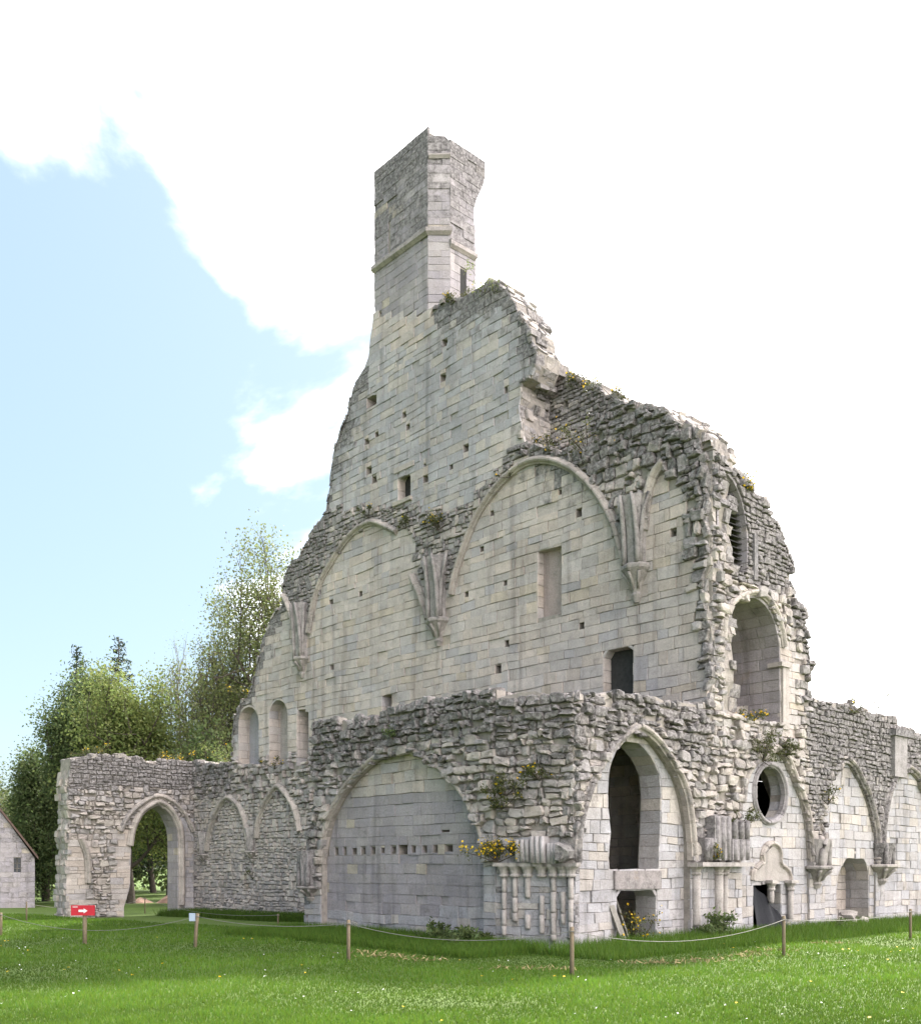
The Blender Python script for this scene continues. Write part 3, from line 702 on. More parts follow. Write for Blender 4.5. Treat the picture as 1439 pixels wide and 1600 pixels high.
# vault and back of the chapel: closes the interior, its shade put into a near-black colour
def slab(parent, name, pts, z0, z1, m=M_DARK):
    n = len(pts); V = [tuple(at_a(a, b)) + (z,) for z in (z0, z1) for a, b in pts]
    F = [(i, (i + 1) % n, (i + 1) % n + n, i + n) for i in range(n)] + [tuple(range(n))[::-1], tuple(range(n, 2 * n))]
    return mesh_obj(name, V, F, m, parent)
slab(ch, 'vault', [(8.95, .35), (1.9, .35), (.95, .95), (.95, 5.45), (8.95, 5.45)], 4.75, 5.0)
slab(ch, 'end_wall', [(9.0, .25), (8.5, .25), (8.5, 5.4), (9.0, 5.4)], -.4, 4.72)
CM.poly = l0; edge(CM, L0, l0[:-2], 0, .9, .5); CM.poly = kp; edge(CM, KF, kp[:-2], 0, .5, .45)
CM.finish()

# ---- right-facing wall: doorway, oculus, blind bays, upper arch
rb = at_a(0, 8)
rt = thing('doorway_wall', (rb[0], rb[1], 0), 'right-hand ruined wall with pointed doorway, oculus, blind arches and upper arched niche', 'wall')
RM = Masonry(rt)
rtop = [(1520, 1200), (1475, 1170), (1439, 1146), (1418, 1140), (1405, 1136), (1396, 1124), (1362, 1112), (1330, 1103), (1290, 1099), (1268, 1090), (1264, 1075), (1270, 1048), (1258, 990), (1263, 966), (1234, 914),
        (1241, 882), (1218, 832), (1196, 782), (1160, 746), (1130, 719), (1104, 694), (1098, 680)]
rp_ = rough_edge(RW.poly(rtop), .08, .3)
xl = 5.5; rp_ = [(max(u, xl) if z > 6 else u, z) for u, z in rp_]
rp_ += [(xl + .02, RW.px(1108, 1000)[1]), (xl, RW.px(1110, 1100)[1] + .03)]
rp_ += rough_edge([(RW.px(1090, 1101)[0], RW.px(1090, 1101)[1]), RW.px(1040, 1093), RW.px(970, 1084), (.55, zk - .1)], .05, .3)
rp_ += [(.55, -.5), (RW.px(1520, 1200)[0], -.5)]
bay1 = smooth([(906, 1345), (906, 1330), (912, 1270), (930, 1220), (955, 1175)], 3)[:-1] + [(955, 1175), (978, 1152), (997, 1140)] + smooth([(1012, 1150), (1030, 1168), (1055, 1207), (1070, 1247), (1078, 1300), (1080, 1345)], 3)
bay2 = [(1160, 1345), (1158, 1250), (1165, 1218), (1185, 1192), (1213, 1171)] + smooth([(1226, 1188), (1238, 1214), (1253, 1254), (1261, 1292), (1265, 1345)], 3)
bay3 = [(1290, 1345), (1290, 1310), (1292, 1255), (1298, 1227), (1310, 1206), (1322, 1189)] + smooth([(1330, 1198), (1340, 1216), (1354, 1246), (1363, 1280), (1368, 1312), (1369, 1345)], 3)
bay4 = [(1383, 1345), (1381, 1318), (1384, 1280), (1391, 1245), (1402, 1214), (1419, 1202), (1434, 1218), (1447, 1250), (1456, 1300), (1460, 1345)]
B = [opening(RW, b, 0, -.4) for b in (bay1, bay2, bay3, bay4)]
niche = RW.poly([(1131, 1110)] + smooth([(1131, 985), (1137, 960), (1151, 941), (1170, 933), (1181, 933), (1196, 944), (1208, 963), (1215, 985), (1219, 1010)], 2) + [(1220, 1132)])
louv = RW.poly([(1124, 884), (1123, 800), (1126, 762), (1136, 738), (1148, 752), (1159, 778), (1166, 808), (1169, 842), (1169, 898)]); louv = [(max(u, 5.63), z) for u, z in louv]; louv = [p for i, p in enumerate(louv) if i == 0 or abs(p[0] - louv[i - 1][0]) + abs(p[1] - louv[i - 1][1]) > .02]
wall(RM, 'masonry', RW, rp_, B + [niche, louv], 0, .9)
ZR = [([RW.px(*p) for p in ((1265, 1060), (1560, 1100), (1560, 1300), (1440, 1215), (1400, 1230), (1376, 1330), (1350, 1240), (1322, 1185), (1290, 1250), (1275, 1340), (1262, 1250))], 'small', .74),
      ([RW.px(*p) for p in ((900, 1355), (1560, 1350), (1560, 1600), (900, 1600))], 'pale', .05),
      ([RW.px(*p) for p in ((1148, 900), (1150, 760), (1215, 800), (1240, 880), (1232, 915), (1200, 920), (1160, 915))], 'small', .68),
      ([RW.px(*p) for p in ((1222, 1000), (1245, 1000), (1245, 1165), (1222, 1140))], 'ashlar', .03)]
lay(RM, RW, rp_, B + [niche, louv], 0, 'rubble', ZR, dark=.2, topdark=1.0)
# thick upper wall behind, and the niche lining
up = [RW.px(*p) for p in ((1262, 1090), (1262, 980), (1236, 925), (1236, 885), (1212, 835), (1190, 785), (1155, 752), (1125, 730), (1113, 900), (1113, 1110))]
wall(RM, 'upper_backing', RW, up, [niche, louv], -.9, 1.2)
V, F = prism(RW, [(u, z) for u, z in niche], [], -2.06, -2.3); mesh_obj('niche_back', V, F, M_MORTAR, rt)
V, F = prism(RW, [(u, z) for u, z in louv], [], -1.2, -1.4); mesh_obj('window_back', V, F, M_DARK, rt)  # near-black back paints the shade behind the slats
reveal(RM, RW, niche, 0, 2.05, 'grey', .29, .02); reveal(RM, RW, louv, 0, .3, 'grey', .3, .2)
lz0, lz1 = RW.px(1130, 888)[1], RW.px(1130, 752)[1]; lu0, lu1 = min(p[0] for p in louv), max(p[0] for p in louv)
for k in range(15):
    z = lz0 + (lz1 - lz0) * k / 15
    cr_ = crossings([louv], z + .05)
    if len(cr_) < 2: continue
    V = [RW.w(u, zz, d) for u in (cr_[0] - .02, cr_[-1] + .02) for zz, d in ((z, -.16), (z + .02, -.15), (z + .14, -.38), (z + .12, -.39))]
    mesh_obj('louvre_slat', V, [(0, 1, 5, 4), (1, 2, 6, 5), (2, 3, 7, 6), (3, 0, 4, 7), (0, 3, 2, 1), (4, 5, 6, 7)], M_SLAT, rt)
sweep(rt, 'arch_moulding', RW, RW.poly([(1129, 1000)] + smooth([(1129, 980), (1135, 955), (1150, 935), (1170, 926), (1184, 926), (1200, 938), (1213, 959), (1220, 984), (1224, 1012)], 3)), prof(.6), .0, (.50, .47, .39), .05, .45)
box(rt, 'impost', RW, RW.px(1216, 1040)[0], RW.px(1231, 1040)[0], RW.px(1222, 1043)[1], RW.px(1222, 1036)[1], -.3, .12, None, (.5, .47, .4), .03)
box(rt, 'jamb_shaft', RW, RW.px(1220.5, 1040)[0], RW.px(1230, 1040)[0], RW.px(1224, 1140)[1], RW.px(1224, 1043)[1], -.1, .07, None, (.5, .47, .4), .03)
box(rt, 'jamb_shaft', RW, RW.px(1172, 880)[0] + .06, RW.px(1172, 880)[0] + .22, lz0 - .05, lz0 + 1.1, -.1, .1, None, (.24, .24, .23), .5)
# infills of the four bays
def infill(b, d, ops, style, dk=0.0, T=.7, rev=.65):
    p = opening(RW, b, d, -.42); cu = sum(q[0] for q in p) / len(p)
    p = [(cu + (u - cu) * 1.03, z + (.06 if z > 2 else 0)) for u, z in p]
    wall(RM, 'infill', RW, p, ops, d, T); lay(RM, RW, p, ops, d, style, (), topdark=0, dark=dk)
    for o_ in ops: reveal(RM, RW, o_, d, rev, 'ashlar' if style != 'pale' else 'pale', .27, .03)
d1 = -.2
opA = RW.poly([(953, 1360), (951, 1335), (955, 1302), (951, 1270), (950, 1232), (954, 1194), (966, 1167), (986, 1152), (1004, 1164), (1020, 1184), (1031, 1208), (1034, 1240), (1033, 1285), (1031, 1330), (1030, 1360)], d1)
ub0, ub1 = RW.px(964, 1430, d1)[0], RW.px(1026, 1430, d1)[0]; zB = RW.px(1000, 1391, d1)[1]
opB = [(ub0, -.35), (ub0, zB), (ub1, zB), (ub1, -.35)]
infill(bay1, d1, [opA, opB], 'pale', .12, .6, .58)
box(rt, 'stone_lintel', RW, ub0 - .12, ub1 + .12, zB + .02, RW.px(1000, 1361, d1)[1], d1 - .5, d1 + .06, None, (.33, .31, .28), .35)
ucx, ucz = RW.px(1206, 1240); rx = abs(RW.px(1231, 1240)[0] - RW.px(1181, 1240)[0]) / 2; rz = RW.px(1206, 1194)[1] - ucz
ocu = [(ucx + rx * math.cos(t), ucz + rz * math.sin(t)) for t in np.linspace(0, 2 * math.pi, 28, endpoint=False)]
du0, du1 = RW.px(1181, 1400)[0], RW.px(1225, 1400)[0]; zD = RW.px(1203, 1377)[1]
opD = [(du0, -.35), (du0, zD), (du1, zD), (du1, -.35)]
infill(bay2, -.07, [ocu, opD], 'pale', .1, .42, .40)
sweep(rt, 'oculus_ring', RW, ocu + ocu[:1], prof(.42), -.05, (.38, .37, .35), .3, .3)
n0 = RW.px(1312, 1400)[0]; n1 = RW.px(1362, 1400)[0]
nich = [(n0, -.3)] + RW.poly([(1311, 1385), (1315, 1362), (1325, 1343), (1340, 1333), (1353, 1339), (1361, 1356)]) + [(n1, RW.px(1362, 1385)[1]), (n1, -.3)]
infill(bay3, -.07, [nich], 'pale', .08, .9, .8)
V, F = prism(RW, nich, [], -.8, -1.1); mesh_obj('niche_back', V, F, M_MORTAR, rt)
FN = RW; lay(RM, FN, nich, [], -.78, 'ashlar', (), topdark=0)
infill(bay4, -.07, [], 'pale', .05)
for b, s, wth in (([(903, 1345), (902, 1322), (910, 1268), (928, 1217), (953, 1171), (976, 1148), (996, 1135)], .62, .5), ([(997, 1135), (1014, 1145), (1033, 1164), (1058, 1203), (1073, 1243), (1081, 1298), (1083, 1345)], .62, .22),
              ([(1213, 1167), (1228, 1184), (1241, 1211), (1256, 1252), (1264, 1290), (1268, 1350)], .58, .15), ([(1322, 1185), (1332, 1194), (1343, 1213), (1357, 1244), (1366, 1279), (1371, 1312), (1372, 1345)], .65, .5),
              ([(1379, 1345), (1378, 1318), (1381, 1279), (1388, 1243), (1400, 1211), (1419, 1198)], .65, .75), ([(1419, 1198), (1436, 1214), (1450, 1250), (1459, 1300), (1463, 1345)], .65, .45), ([(1160, 1255), (1163, 1225), (1170, 1205), (1186, 1187), (1212, 1167)], .55, .4)):
    rib(RM, RW, b, s, .0, wth=wth, name='arch_moulding')
rib(RM, RW, [(1178, 1376), (1180, 1362), (1188, 1352), (1195, 1348), (1193, 1336), (1200, 1323), (1209, 1318), (1219, 1325), (1222, 1338), (1222, 1350), (1231, 1357), (1237, 1368), (1238, 1379)], .42, -.05, name='trefoil_moulding', vous=.3)
tr = RW.poly([(1180, 1377), (1182, 1363), (1195, 1350), (1195, 1336), (1209, 1321), (1221, 1336), (1222, 1351), (1235, 1368), (1236, 1377)], -.04)
V, F = prism(RW, tr, [], -.035, -.3); mesh_obj('tympanum', V, F, M_STONE, rt, [(.47, .43, .40, .08)] * len(V))
# piers and corbels
u, zc = RW.px(1275, 1353); corbel(RM, RW, u, zc, .42, .62); springer(RM, RW, u, zc, RW.px(1275, 1312)[1], [(-.3, .15), (-.1, .35), (.12, .35), (.3, .15)], .36, wth=.2)
u, zc = RW.px(1376, 1351); corbel(RM, RW, u, zc, .46, .6); springer(RM, RW, u, zc, RW.px(1376, 1318)[1], [(-.2, .2), (.2, .3)], .36, wth=.8)
ua, ub = RW.px(1088, 1330)[0], RW.px(1158, 1330)[0]; zc = RW.px(1120, 1348)[1]
box(rt, 'abacus', RW, ua - .25, ub + .05, zc - .1, zc, -.05, .36, None, (.42, .40, .35), .3)
for k, (t0, t1, y0, y1) in enumerate(((0, .2, 1310, 1345), (.18, .55, 1276, 1345), (.56, 1, 1282, 1312), (.57, .99, 1312, 1345))):
    x_ = 1088 + 70 * (t0 + t1) / 2
    o = box(rt, 'springer_block', RW, ua + (ub - ua) * t0 + .01, ua + (ub - ua) * t1 - .01, RW.px(x_, y1)[1] + .003, RW.px(x_, y0)[1], -.05, .24 + .04 * (k % 2), None, (.34, .33, .31), .45)
    for q in range(3):
        uu = ua + (ub - ua) * (t0 + (t1 - t0) * (q + .5) / 3); tube(o, 'rib', [RW.w(uu, RW.px(x_, y1)[1] + .01, .25), RW.w(uu, RW.px(x_, y0)[1] - .02, .27)], .07, None, 7, (.34, .33, .31), .45)
for x, y1, rr in ((1086, 1447, .11), (1121, 1445, .12), (1131, 1430, .08)): kcap(x, 1351, 1368, .2, RW, RM); kcol(x, 1368, y1, rr, RW, RM)
kcap(1234, 1377, 1392, .16, RW, RM); kcol(1234, 1392, 1437, .08, RW, RM); kcap(1204, 1377, 1392, .15, RW, RM); kcol(1204, 1392, 1412, .07, RW, RM)
# pilaster on the far bay
box(rt, 'pilaster', RW, RW.px(1391, 1180)[0], RW.px(1410, 1180)[0], RW.px(1400, 1215)[1], RW.px(1400, 1152)[1], -.1, .16, None, (.36, .35, .32), .3)
box(rt, 'pilaster_cap', RW, RW.px(1388, 1180)[0], RW.px(1415, 1180)[0], RW.px(1400, 1152)[1], RW.px(1400, 1142)[1], -.1, .24, None, (.26, .26, .25), .6)
slab(rt, 'inner_vault', [(.88, 5.5), (.88, 17), (4.5, 17), (4.5, 5.5)], 4.6, 4.85); slab(rt, 'inner_wall', [(4.4, 5.5), (4.4, 17), (4.7, 17), (4.7, 5.5)], -.4, 4.58); slab(rt, 'inner_end', [(.9, 16.6), (.9, 16.9), (4.38, 16.9), (4.38, 16.6)], -.4, 4.58)  # room slabs coloured near black to carry the shade behind the wall
RM.poly = rp_; edge(RM, RW, rp_[:-2], 0, .9, .35); RM.poly = up; edge(RM, RW, up[:8], -.9, 1.1, .35)
RM.finish()

# ---- far gateway wall
GA = L1.px(304, 1430)[0]; GW = FR(GA); gb = at_a(GA, 3)
gt = thing('gateway_wall', (gb[0], gb[1], -.3), 'ragged low wall with tall open pointed gateway beside the trees', 'wall')
GM = Masonry(gt)
gp = rough_edge(GW.poly([(318, 1192), (290, 1190), (262, 1186), (240, 1190), (215, 1184), (180, 1180), (140, 1182), (112, 1186), (107, 1205), (108, 1290), (102, 1308), (106, 1330), (104, 1380)]), .07, .3)
gp = gp + [(gp[-1][0], -.9), (gp[0][0], -.9)]
gate = smooth([(194, 1414), (203, 1386), (205, 1325), (210, 1296), (224, 1271), (246, 1257)], 2)[:-1] + [(246, 1257)] + smooth([(264, 1267), (276, 1292), (279, 1325), (279, 1400)], 2)
go = opening(GW, gate, 0, -.8)
wall(GM, 'masonry', GW, gp, [go], 0, 1.0)
lay(GM, GW, gp, [go], 0, 'rubble', [([GW.px(*p) for p in ((90, 1310), (140, 1310), (140, 1480), (90, 1480))], 'ashlar', .03), ([GW.px(*p) for p in ((180, 1300), (207, 1300), (207, 1480), (180, 1480))], 'ashlar', .03),
    ([GW.px(*p) for p in ((278, 1280), (320, 1280), (320, 1480), (278, 1480))], 'pale', .08), ([GW.px(*p) for p in ((90, 1170), (330, 1170), (330, 1225), (250, 1235), (90, 1228))], 'small', .68)], dark=.1)
reveal(GM, GW, go, 0, .95, 'grey', .3, .05)
rib(GM, GW, [(203, 1322), (208, 1294), (222, 1268), (246, 1252)], .9, .0, name='arch_moulding', wth=.2); rib(GM, GW, [(246, 1252), (266, 1264), (280, 1290), (284, 1322), (284, 1415)], .9, .0, name='arch_moulding', wth=.2)
rib(GM, GW, [(188, 1300), (200, 1275), (222, 1255), (246, 1244), (270, 1254), (290, 1275), (302, 1300)], .7, .05, name='hood_moulding', wth=.35, skip=.2)
rib(GM, GW, [(126, 1310), (134, 1330), (137, 1352), (138, 1380)], .8, .05, name='wall_rib', wth=.1)
GM.poly = gp; gk = min(range(len(gp)), key=lambda i: abs(gp[i][0] - GW.px(110, 1200)[0]) + abs(gp[i][1] - GW.px(110, 1200)[1])); edge(GM, GW, gp[:gk], 0, .95, .5); edge(GM, GW, gp[gk:-1], 0, .95, .05)
GM.finish(240)

# ------------------------------------------------------------------ foliage helpers (numpy)
def cards(P, size, nr, up=0.0, aspect=1.6, colv=.35, base=None, droop=0.0):
    """small pointed leaf quads at points P"""
    n = len(P); P = np.asarray(P, float)
    th = nr.uniform(0, 2 * np.pi, n); cz = nr.uniform(-1, 1, n); sz = np.sqrt(1 - cz * cz)
    d = np.stack([sz * np.cos(th), sz * np.sin(th), cz + up - droop], 1); d /= np.linalg.norm(d, axis=1)[:, None]
    e = np.cross(d, nr.normal(size=(n, 3))); e /= np.linalg.norm(e, axis=1)[:, None] + 1e-9
    s = size * nr.uniform(.6, 1.3, n)[:, None]
    a = P - d * s * .5; c = P + d * s * .5; b = P + e * s * .5 / aspect; f = P - e * s * .5 / aspect
    V = np.stack([a, b, c, f], 1).reshape(-1, 3); F = np.arange(4 * n).reshape(-1, 4)
    k = nr.uniform(1 - colv, 1 + colv, n) if base is None else base * nr.uniform(1 - colv, 1 + colv, n)
    warm = nr.uniform(.9, 1.15, n)
    C = np.stack([k * warm, k, k * .9, np.ones(n)], 1).repeat(4, 0)
    return V, F, C
def fast_mesh(name, V, F, C, m, parent=None, loc=(0, 0, 0)):
    me = bpy.data.meshes.new(name); nv, nf, k = len(V), len(F), F.shape[1]
    me.vertices.add(nv); me.vertices.foreach_set('co', (V - np.array(loc)).astype(np.float32).ravel())
    me.loops.add(nf * k); me.loops.foreach_set('vertex_index', F.astype(np.int32).ravel())
    me.polygons.add(nf); me.polygons.foreach_set('loop_start', np.arange(0, nf * k, k, dtype=np.int32))
    me.update(calc_edges=True)
    if C is not None:
        at = me.color_attributes.new('tint', 'FLOAT_COLOR', 'POINT'); at.data.foreach_set('color', C.astype(np.float32).ravel())
    me.materials.append(m); o = bpy.data.objects.new(name, me); COL.objects.link(o)
    if parent is None: o.location = loc
    else: o.parent = parent
    return o
def branches(nr, h, spread, levels, kids, trunk_r, lean=0.0, first=.25, up=.45, wig=.12):
    segs, tips = [], []
    def grow(p, d, ln, r, lv):
        n = 4; pts = [p]
        for i in range(n):
            d = d + nr.normal(size=3) * wig + np.array([0, 0, up * .08 * (lv > 0)]); d = d / np.linalg.norm(d)
            q = pts[-1] + d * ln / n; segs.append((pts[-1], q, r * (1 - .6 * i / n), r * (1 - .6 * (i + 1) / n))); pts.append(q)
        if lv >= levels: tips.extend([pts[-1], pts[-2], pts[2]]); return
        kn = kids[lv] if isinstance(kids, (list, tuple)) else kids
        for k in range(kn):
            t = first + (1 - first) * (k + nr.uniform(0, 1)) / kn if lv == 0 else nr.uniform(.3, 1.0)
            j = min(n - 1, int(t * n)); b = pts[j] + (pts[j + 1] - pts[j]) * (t * n - j)
            an = nr.uniform(0, 2 * np.pi) if lv else k * 2.4 + nr.uniform(-.4, .4)
            side = np.cross(d, [math.cos(an), math.sin(an), .1]); side /= np.linalg.norm(side) + 1e-9
            dd = d * (.55 if lv else .35) + side * spread * (1 if lv else 1.1 - .35 * t) + np.array([0, 0, up * .5]); dd /= np.linalg.norm(dd)
            grow(b, dd, ln * nr.uniform(.48, .68) * (1.0 if lv else .72 + .38 * math.sin(math.pi * min(1.0, .12 + .88 * t))), r * (.48 if lv else .42), lv + 1)
        if lv: tips.append(pts[-1])
    grow(np.array([0, 0, -.2]), np.array([lean, 0, 1.0]) / math.hypot(lean, 1), h, trunk_r, 0)
    return segs, np.array(tips)
def seg_mesh(segs, k=5):
    A = np.array([s[0] for s in segs]); B = np.array([s[1] for s in segs]); r0 = np.array([s[2] for s in segs]); r1 = np.array([s[3] for s in segs])
    d = B - A; d /= np.linalg.norm(d, axis=1)[:, None] + 1e-9
    ref = np.where(np.abs(d[:, 2:3]) > .9, np.array([[1., 0, 0]]), np.array([[0, 0, 1.]])); s = np.cross(d, ref); s /= np.linalg.norm(s, axis=1)[:, None] + 1e-9; q = np.cross(d, s)
    V = []; n = len(segs)
    for P, r in ((A, r0), (B, r1)):
        for j in range(k):
            an = 2 * math.pi * j / k; V.append(P + (s * math.cos(an) + q * math.sin(an)) * r[:, None])
    V = np.stack(V, 1).reshape(-1, 3); base = (np.arange(n) * 2 * k)[:, None]
    F = np.concatenate([base + np.array([j, (j + 1) % k, (j + 1) % k + k, j + k]) for j in range(k)], 0)
    return V, F
def tree(x, y, Y, h, label, seed, spread=.9, levels=3, kids=(9, 5, 4), leaf=.22, per=26, clump=.55, m=None, bark=None, name='broadleaf_tree', tr=.28, first=.2, up=.45, hw=90):
    nr = np.random.default_rng(seed); X = (x - CX) / FPX * Y; z0 = gz(X, Y)
    segs, tips = branches(nr, h * .8, spread, levels, kids, tr, first=first, up=up)
    sc = h / max(s[1][2] for s in segs); sx = hw / FPX * Y / np.percentile(np.hypot(tips[:, 0], tips[:, 1]), 93); segs = [(a * [sx, sx, sc], b * [sx, sx, sc], r, q) for a, b, r, q in segs]; tips = tips * [sx, sx, sc]
    root = thing(name, (X, Y, z0), label, 'tree', 'trees behind the ruin')
    V, F = seg_mesh(segs); fast_mesh('trunk', V, F, None, bark or M_BARK, root)
    P = np.repeat(tips, per, 0) + nr.normal(size=(len(tips) * per, 3)) * clump
    shade = np.repeat(nr.uniform(.7, 1.25, len(tips)), per)
    V, F, C = cards(P, leaf, nr, base=shade); fast_mesh('crown', V, F, C, m or M_LEAF, root); return root
def conifer(x, Y, h, label, seed, r=.2):
    nr = np.random.default_rng(seed); X = (x - CX) / FPX * Y; root = thing('spruce_tree', (X, Y, gz(X, Y)), label, 'tree', 'trees behind the ruin')
    segs = [(np.array([0, 0, -.2]), np.array([0, 0, h]), .28, .02)]; P = []
    for i in range(int(h * 7)):
        t = (i + nr.uniform()) / (h * 7); z = h * (.12 + .88 * t); ln = (1 - t) ** .8 * h * r + .15; an = nr.uniform(0, 6.28)
        d = np.array([math.cos(an), math.sin(an), -.25 + .5 * t]); a = np.array([0, 0, z]); b = a + d * ln; segs.append((a, b, .04, .01))
        for k in range(int(8 + ln * 14)): P.append(a + (b - a) * nr.uniform(.15, 1) + nr.normal(size=3) * np.array([.14, .14, .10]) - np.array([0, 0, .1]))
    V, F = seg_mesh(segs, 4); fast_mesh('trunk', V, F, None, M_BARK, root)
    V, F, C = cards(np.array(P), .3, nr, aspect=3); fast_mesh('crown', V, F, C, M_CONIF, root)
def depth_h(y, Y): return (HY - y) / FPX * Y + EYE
# ------------------------------------------------------------------ trees and the wood
tree(135, 1400, 58, depth_h(1040, 58), 'dense dark green tree standing left behind the gateway wall', 3, .8, 3, (14, 6, 4), .16, 62, .45, M_DLEAF, first=.06, hw=72)
tree(72, 1400, 60, depth_h(1165, 60), 'lower dark bushy evergreen between the stone shed and the gateway', 4, .75, 3, (12, 6, 4), .16, 58, .45, M_DLEAF, first=.04, hw=42)
tree(205, 1400, 55, depth_h(1045, 55), 'bright green leafy tree rising over the gateway arch', 5, .8, 3, (14, 6, 4), .16, 54, .45, M_LEAF, first=.12, hw=85)
tree(285, 1400, 62, depth_h(975, 62), 'nearly bare grey tree with fine branching behind the gateway wall', 6, .75, 4, (14, 6, 4, 3), .10, 3, .3, M_OLIVE, M_PALEBARK, tr=.26, first=.2, hw=88)
tree(345, 1400, 66, depth_h(1000, 66), 'sparse budding tree between the bare tree and the tall wall', 16, .75, 4, (12, 6, 4, 3), .11, 4, .3, M_OLIVE, M_PALEBARK, tr=.26, first=.2, hw=80)
tree(450, 1400, 56, depth_h(822, 56), 'tall airy tree with yellowish young leaves against the ruined gable', 7, 1.0, 4, (13, 6, 4, 3), .16, 15, .40, M_OLIVE, tr=.3, first=.4, up=.25, hw=165)
tree(392, 1400, 60, depth_h(900, 60), 'second airy young leaved tree, lower, left of the tall airy one', 17, 1.0, 4, (12, 6, 4, 3), .14, 5, .34, M_OLIVE, tr=.26, first=.3, up=.3, hw=100)
tree(15, 1400, 72, depth_h(1185, 72), 'small half bare tree beyond the stone shed', 8, .8, 4, (10, 5, 4, 3), .13, 5, .3, M_OLIVE, M_PALEBARK, tr=.16, hw=55)
tree(335, 1400, 52, depth_h(1130, 52), 'dark glossy evergreen bush tree against the end of the tall wall', 9, .8, 3, (11, 5, 4), .2, 24, .45, M_DLEAF, first=.05, name='evergreen_tree', hw=50)
tree(240, 1400, 78, depth_h(1200, 78), 'shady tree seen through the gateway opening', 10, .8, 3, (11, 6, 4), .26, 26, .6, M_DLEAF, first=.15, hw=60)
tree(268, 1400, 70, depth_h(1190, 70), 'dark trunked tree seen through the right side of the gateway', 11, .8, 3, (10, 5, 4), .26, 26, .6, M_DLEAF, tr=.45, first=.3, hw=60)
conifer(120, 70, depth_h(1003, 70), 'dark spruce top standing above the dense green tree', 21)
conifer(186, 74, depth_h(988, 74), 'dark spruce with a dead spire above the bright green tree', 22)
nr = np.random.default_rng(5); P = []
for k in range(170):
    x = nr.uniform(-78, 20); c = np.array([x, 84 + nr.uniform(-5, 8), nr.uniform(.0, 6.0)]); P.append(c + nr.normal(size=(330, 3)) * [1.7, 1.2, 1.3])
V, F, C = cards(np.concatenate(P), .5, nr); tag(fast_mesh('distant_wood', V, F, C, M_DLEAF), 'dark wood closing the lawn behind the trees', 'wood', None, 'stuff')

# ------------------------------------------------------------------ stone shed at the left
Ys = 50.0; Xs = (55 - CX) / FPX * Ys; zs0 = gz(Xs, Ys)
shed = thing('stone_shed', (Xs - 2.5, Ys, zs0), 'small grey rubble shed with gable, little window and reddish roof', 'shed')
HM = Masonry(shed); SF = Frame((Xs, Ys), (-.902, -.431), (.431, -.902))
sp_ = [(0, -.6), (0, depth_h(1342, Ys)), (1.15, depth_h(1288, Ys)), (2.6, depth_h(1225, Ys)), (5.2, depth_h(1342, Ys)), (5.2, -.6)]
sw = [SF.px(33, 1366), SF.px(33, 1341), SF.px(22, 1341), SF.px(22, 1366)]
wall(HM, 'gable_wall', SF, sp_, [sw], 0, .5); lay(HM, SF, sp_, [sw], 0, 'fine', topdark=.2, dark=.22)
V, F = prism(SF, sw, [], -.3, -.34); pane = mesh_obj('window', V, F, M_GLASS, shed)
um = (sw[0][0] + sw[2][0]) / 2
for a_, b_, c_, d_ in ((um - .02, um + .02, sw[0][1], sw[1][1]), (sw[0][0], sw[2][0], (sw[0][1] * .66 + sw[1][1] * .34) - .02, (sw[0][1] * .66 + sw[1][1] * .34) + .02), (sw[0][0], sw[2][0], (sw[0][1] * .33 + sw[1][1] * .67) - .02, (sw[0][1] * .33 + sw[1][1] * .67) + .02)):
    box(pane, 'glazing_bar', SF, a_, b_, c_, d_, -.3, -.26, M_WOODG)
for sgn, (ua, za), (ub, zb) in ((1, sp_[1], sp_[3]), (-1, sp_[4], sp_[3])):
    V = [SF.w(u + 0, z + dz, d) for d in (.15, -7) for u, z, dz in ((ua - .15 * sgn, za - .06, .02), (ub, zb, .02), (ub, zb, .18), (ua - .15 * sgn, za - .06, .16))]
    mesh_obj('roof_slope', V, [(0, 1, 2, 3), (7, 6, 5, 4), (0, 4, 5, 1), (1, 5, 6, 2), (2, 6, 7, 3), (3, 7, 4, 0)], M_ROOF, shed)
V, F = prism(SF, [(.05, -.6), (.05, sp_[1][1] - .05), (5.15, sp_[1][1] - .05), (5.15, -.6)], [], -.5, -6.8); mesh_obj('side_walls', V, F, M_MORTAR, shed)
HM.finish(290)

# ------------------------------------------------------------------ fence posts, ropes, sign
def gpt(x, y): 
    z = 0
    for _ in range(6): X, Y = ground_px(x, y, z); z = gz(X, Y)
    return np.array([X, Y, z])
M_BOX = M_BLUEBOX
def post(x, yb, yt, label, r=.035, lean=0.0):
    p = gpt(x, yb); h = (yb - yt) / FPX * p[1]
    o = thing('fence_post', tuple(p), label, 'post', 'rope fence posts')
    tube(o, 'stake', [tuple(p + [0, 0, -.2]), tuple(p + [lean * .4, 0, h * .5]), tuple(p + [lean, 0, h - .01])], [r, r, r * .95], M_POST, 8)
    tube(o, 'rope_eye', [tuple(p + [lean * .9 - .05, -.03, h * .9]), tuple(p + [lean * .9 + .05, -.03, h * .9])], .012, M_WOODG, 6)
    return p + [lean * .9, -.04, h * .9]
A = [post(2, 1463, 1426, 'wooden stake at the far left end of the rope, beside the shed lawn'),
     post(305, 1481, 1427, 'leaning wooden stake carrying a small grey blue box', .04, .06),
     post(545, 1503, 1437, 'wooden stake in front of the grey filled arch'),
     post(894, 1525, 1448, 'weathered grey stake in front of the corner pier'),
     post(1225, 1494, 1431, 'wooden stake in front of the netted trefoil door'),
     post(1423, 1468, 1420, 'wooden stake near the arched wall recess'), post(1560, 1452, 1410, 'wooden stake past the last blind arch')]
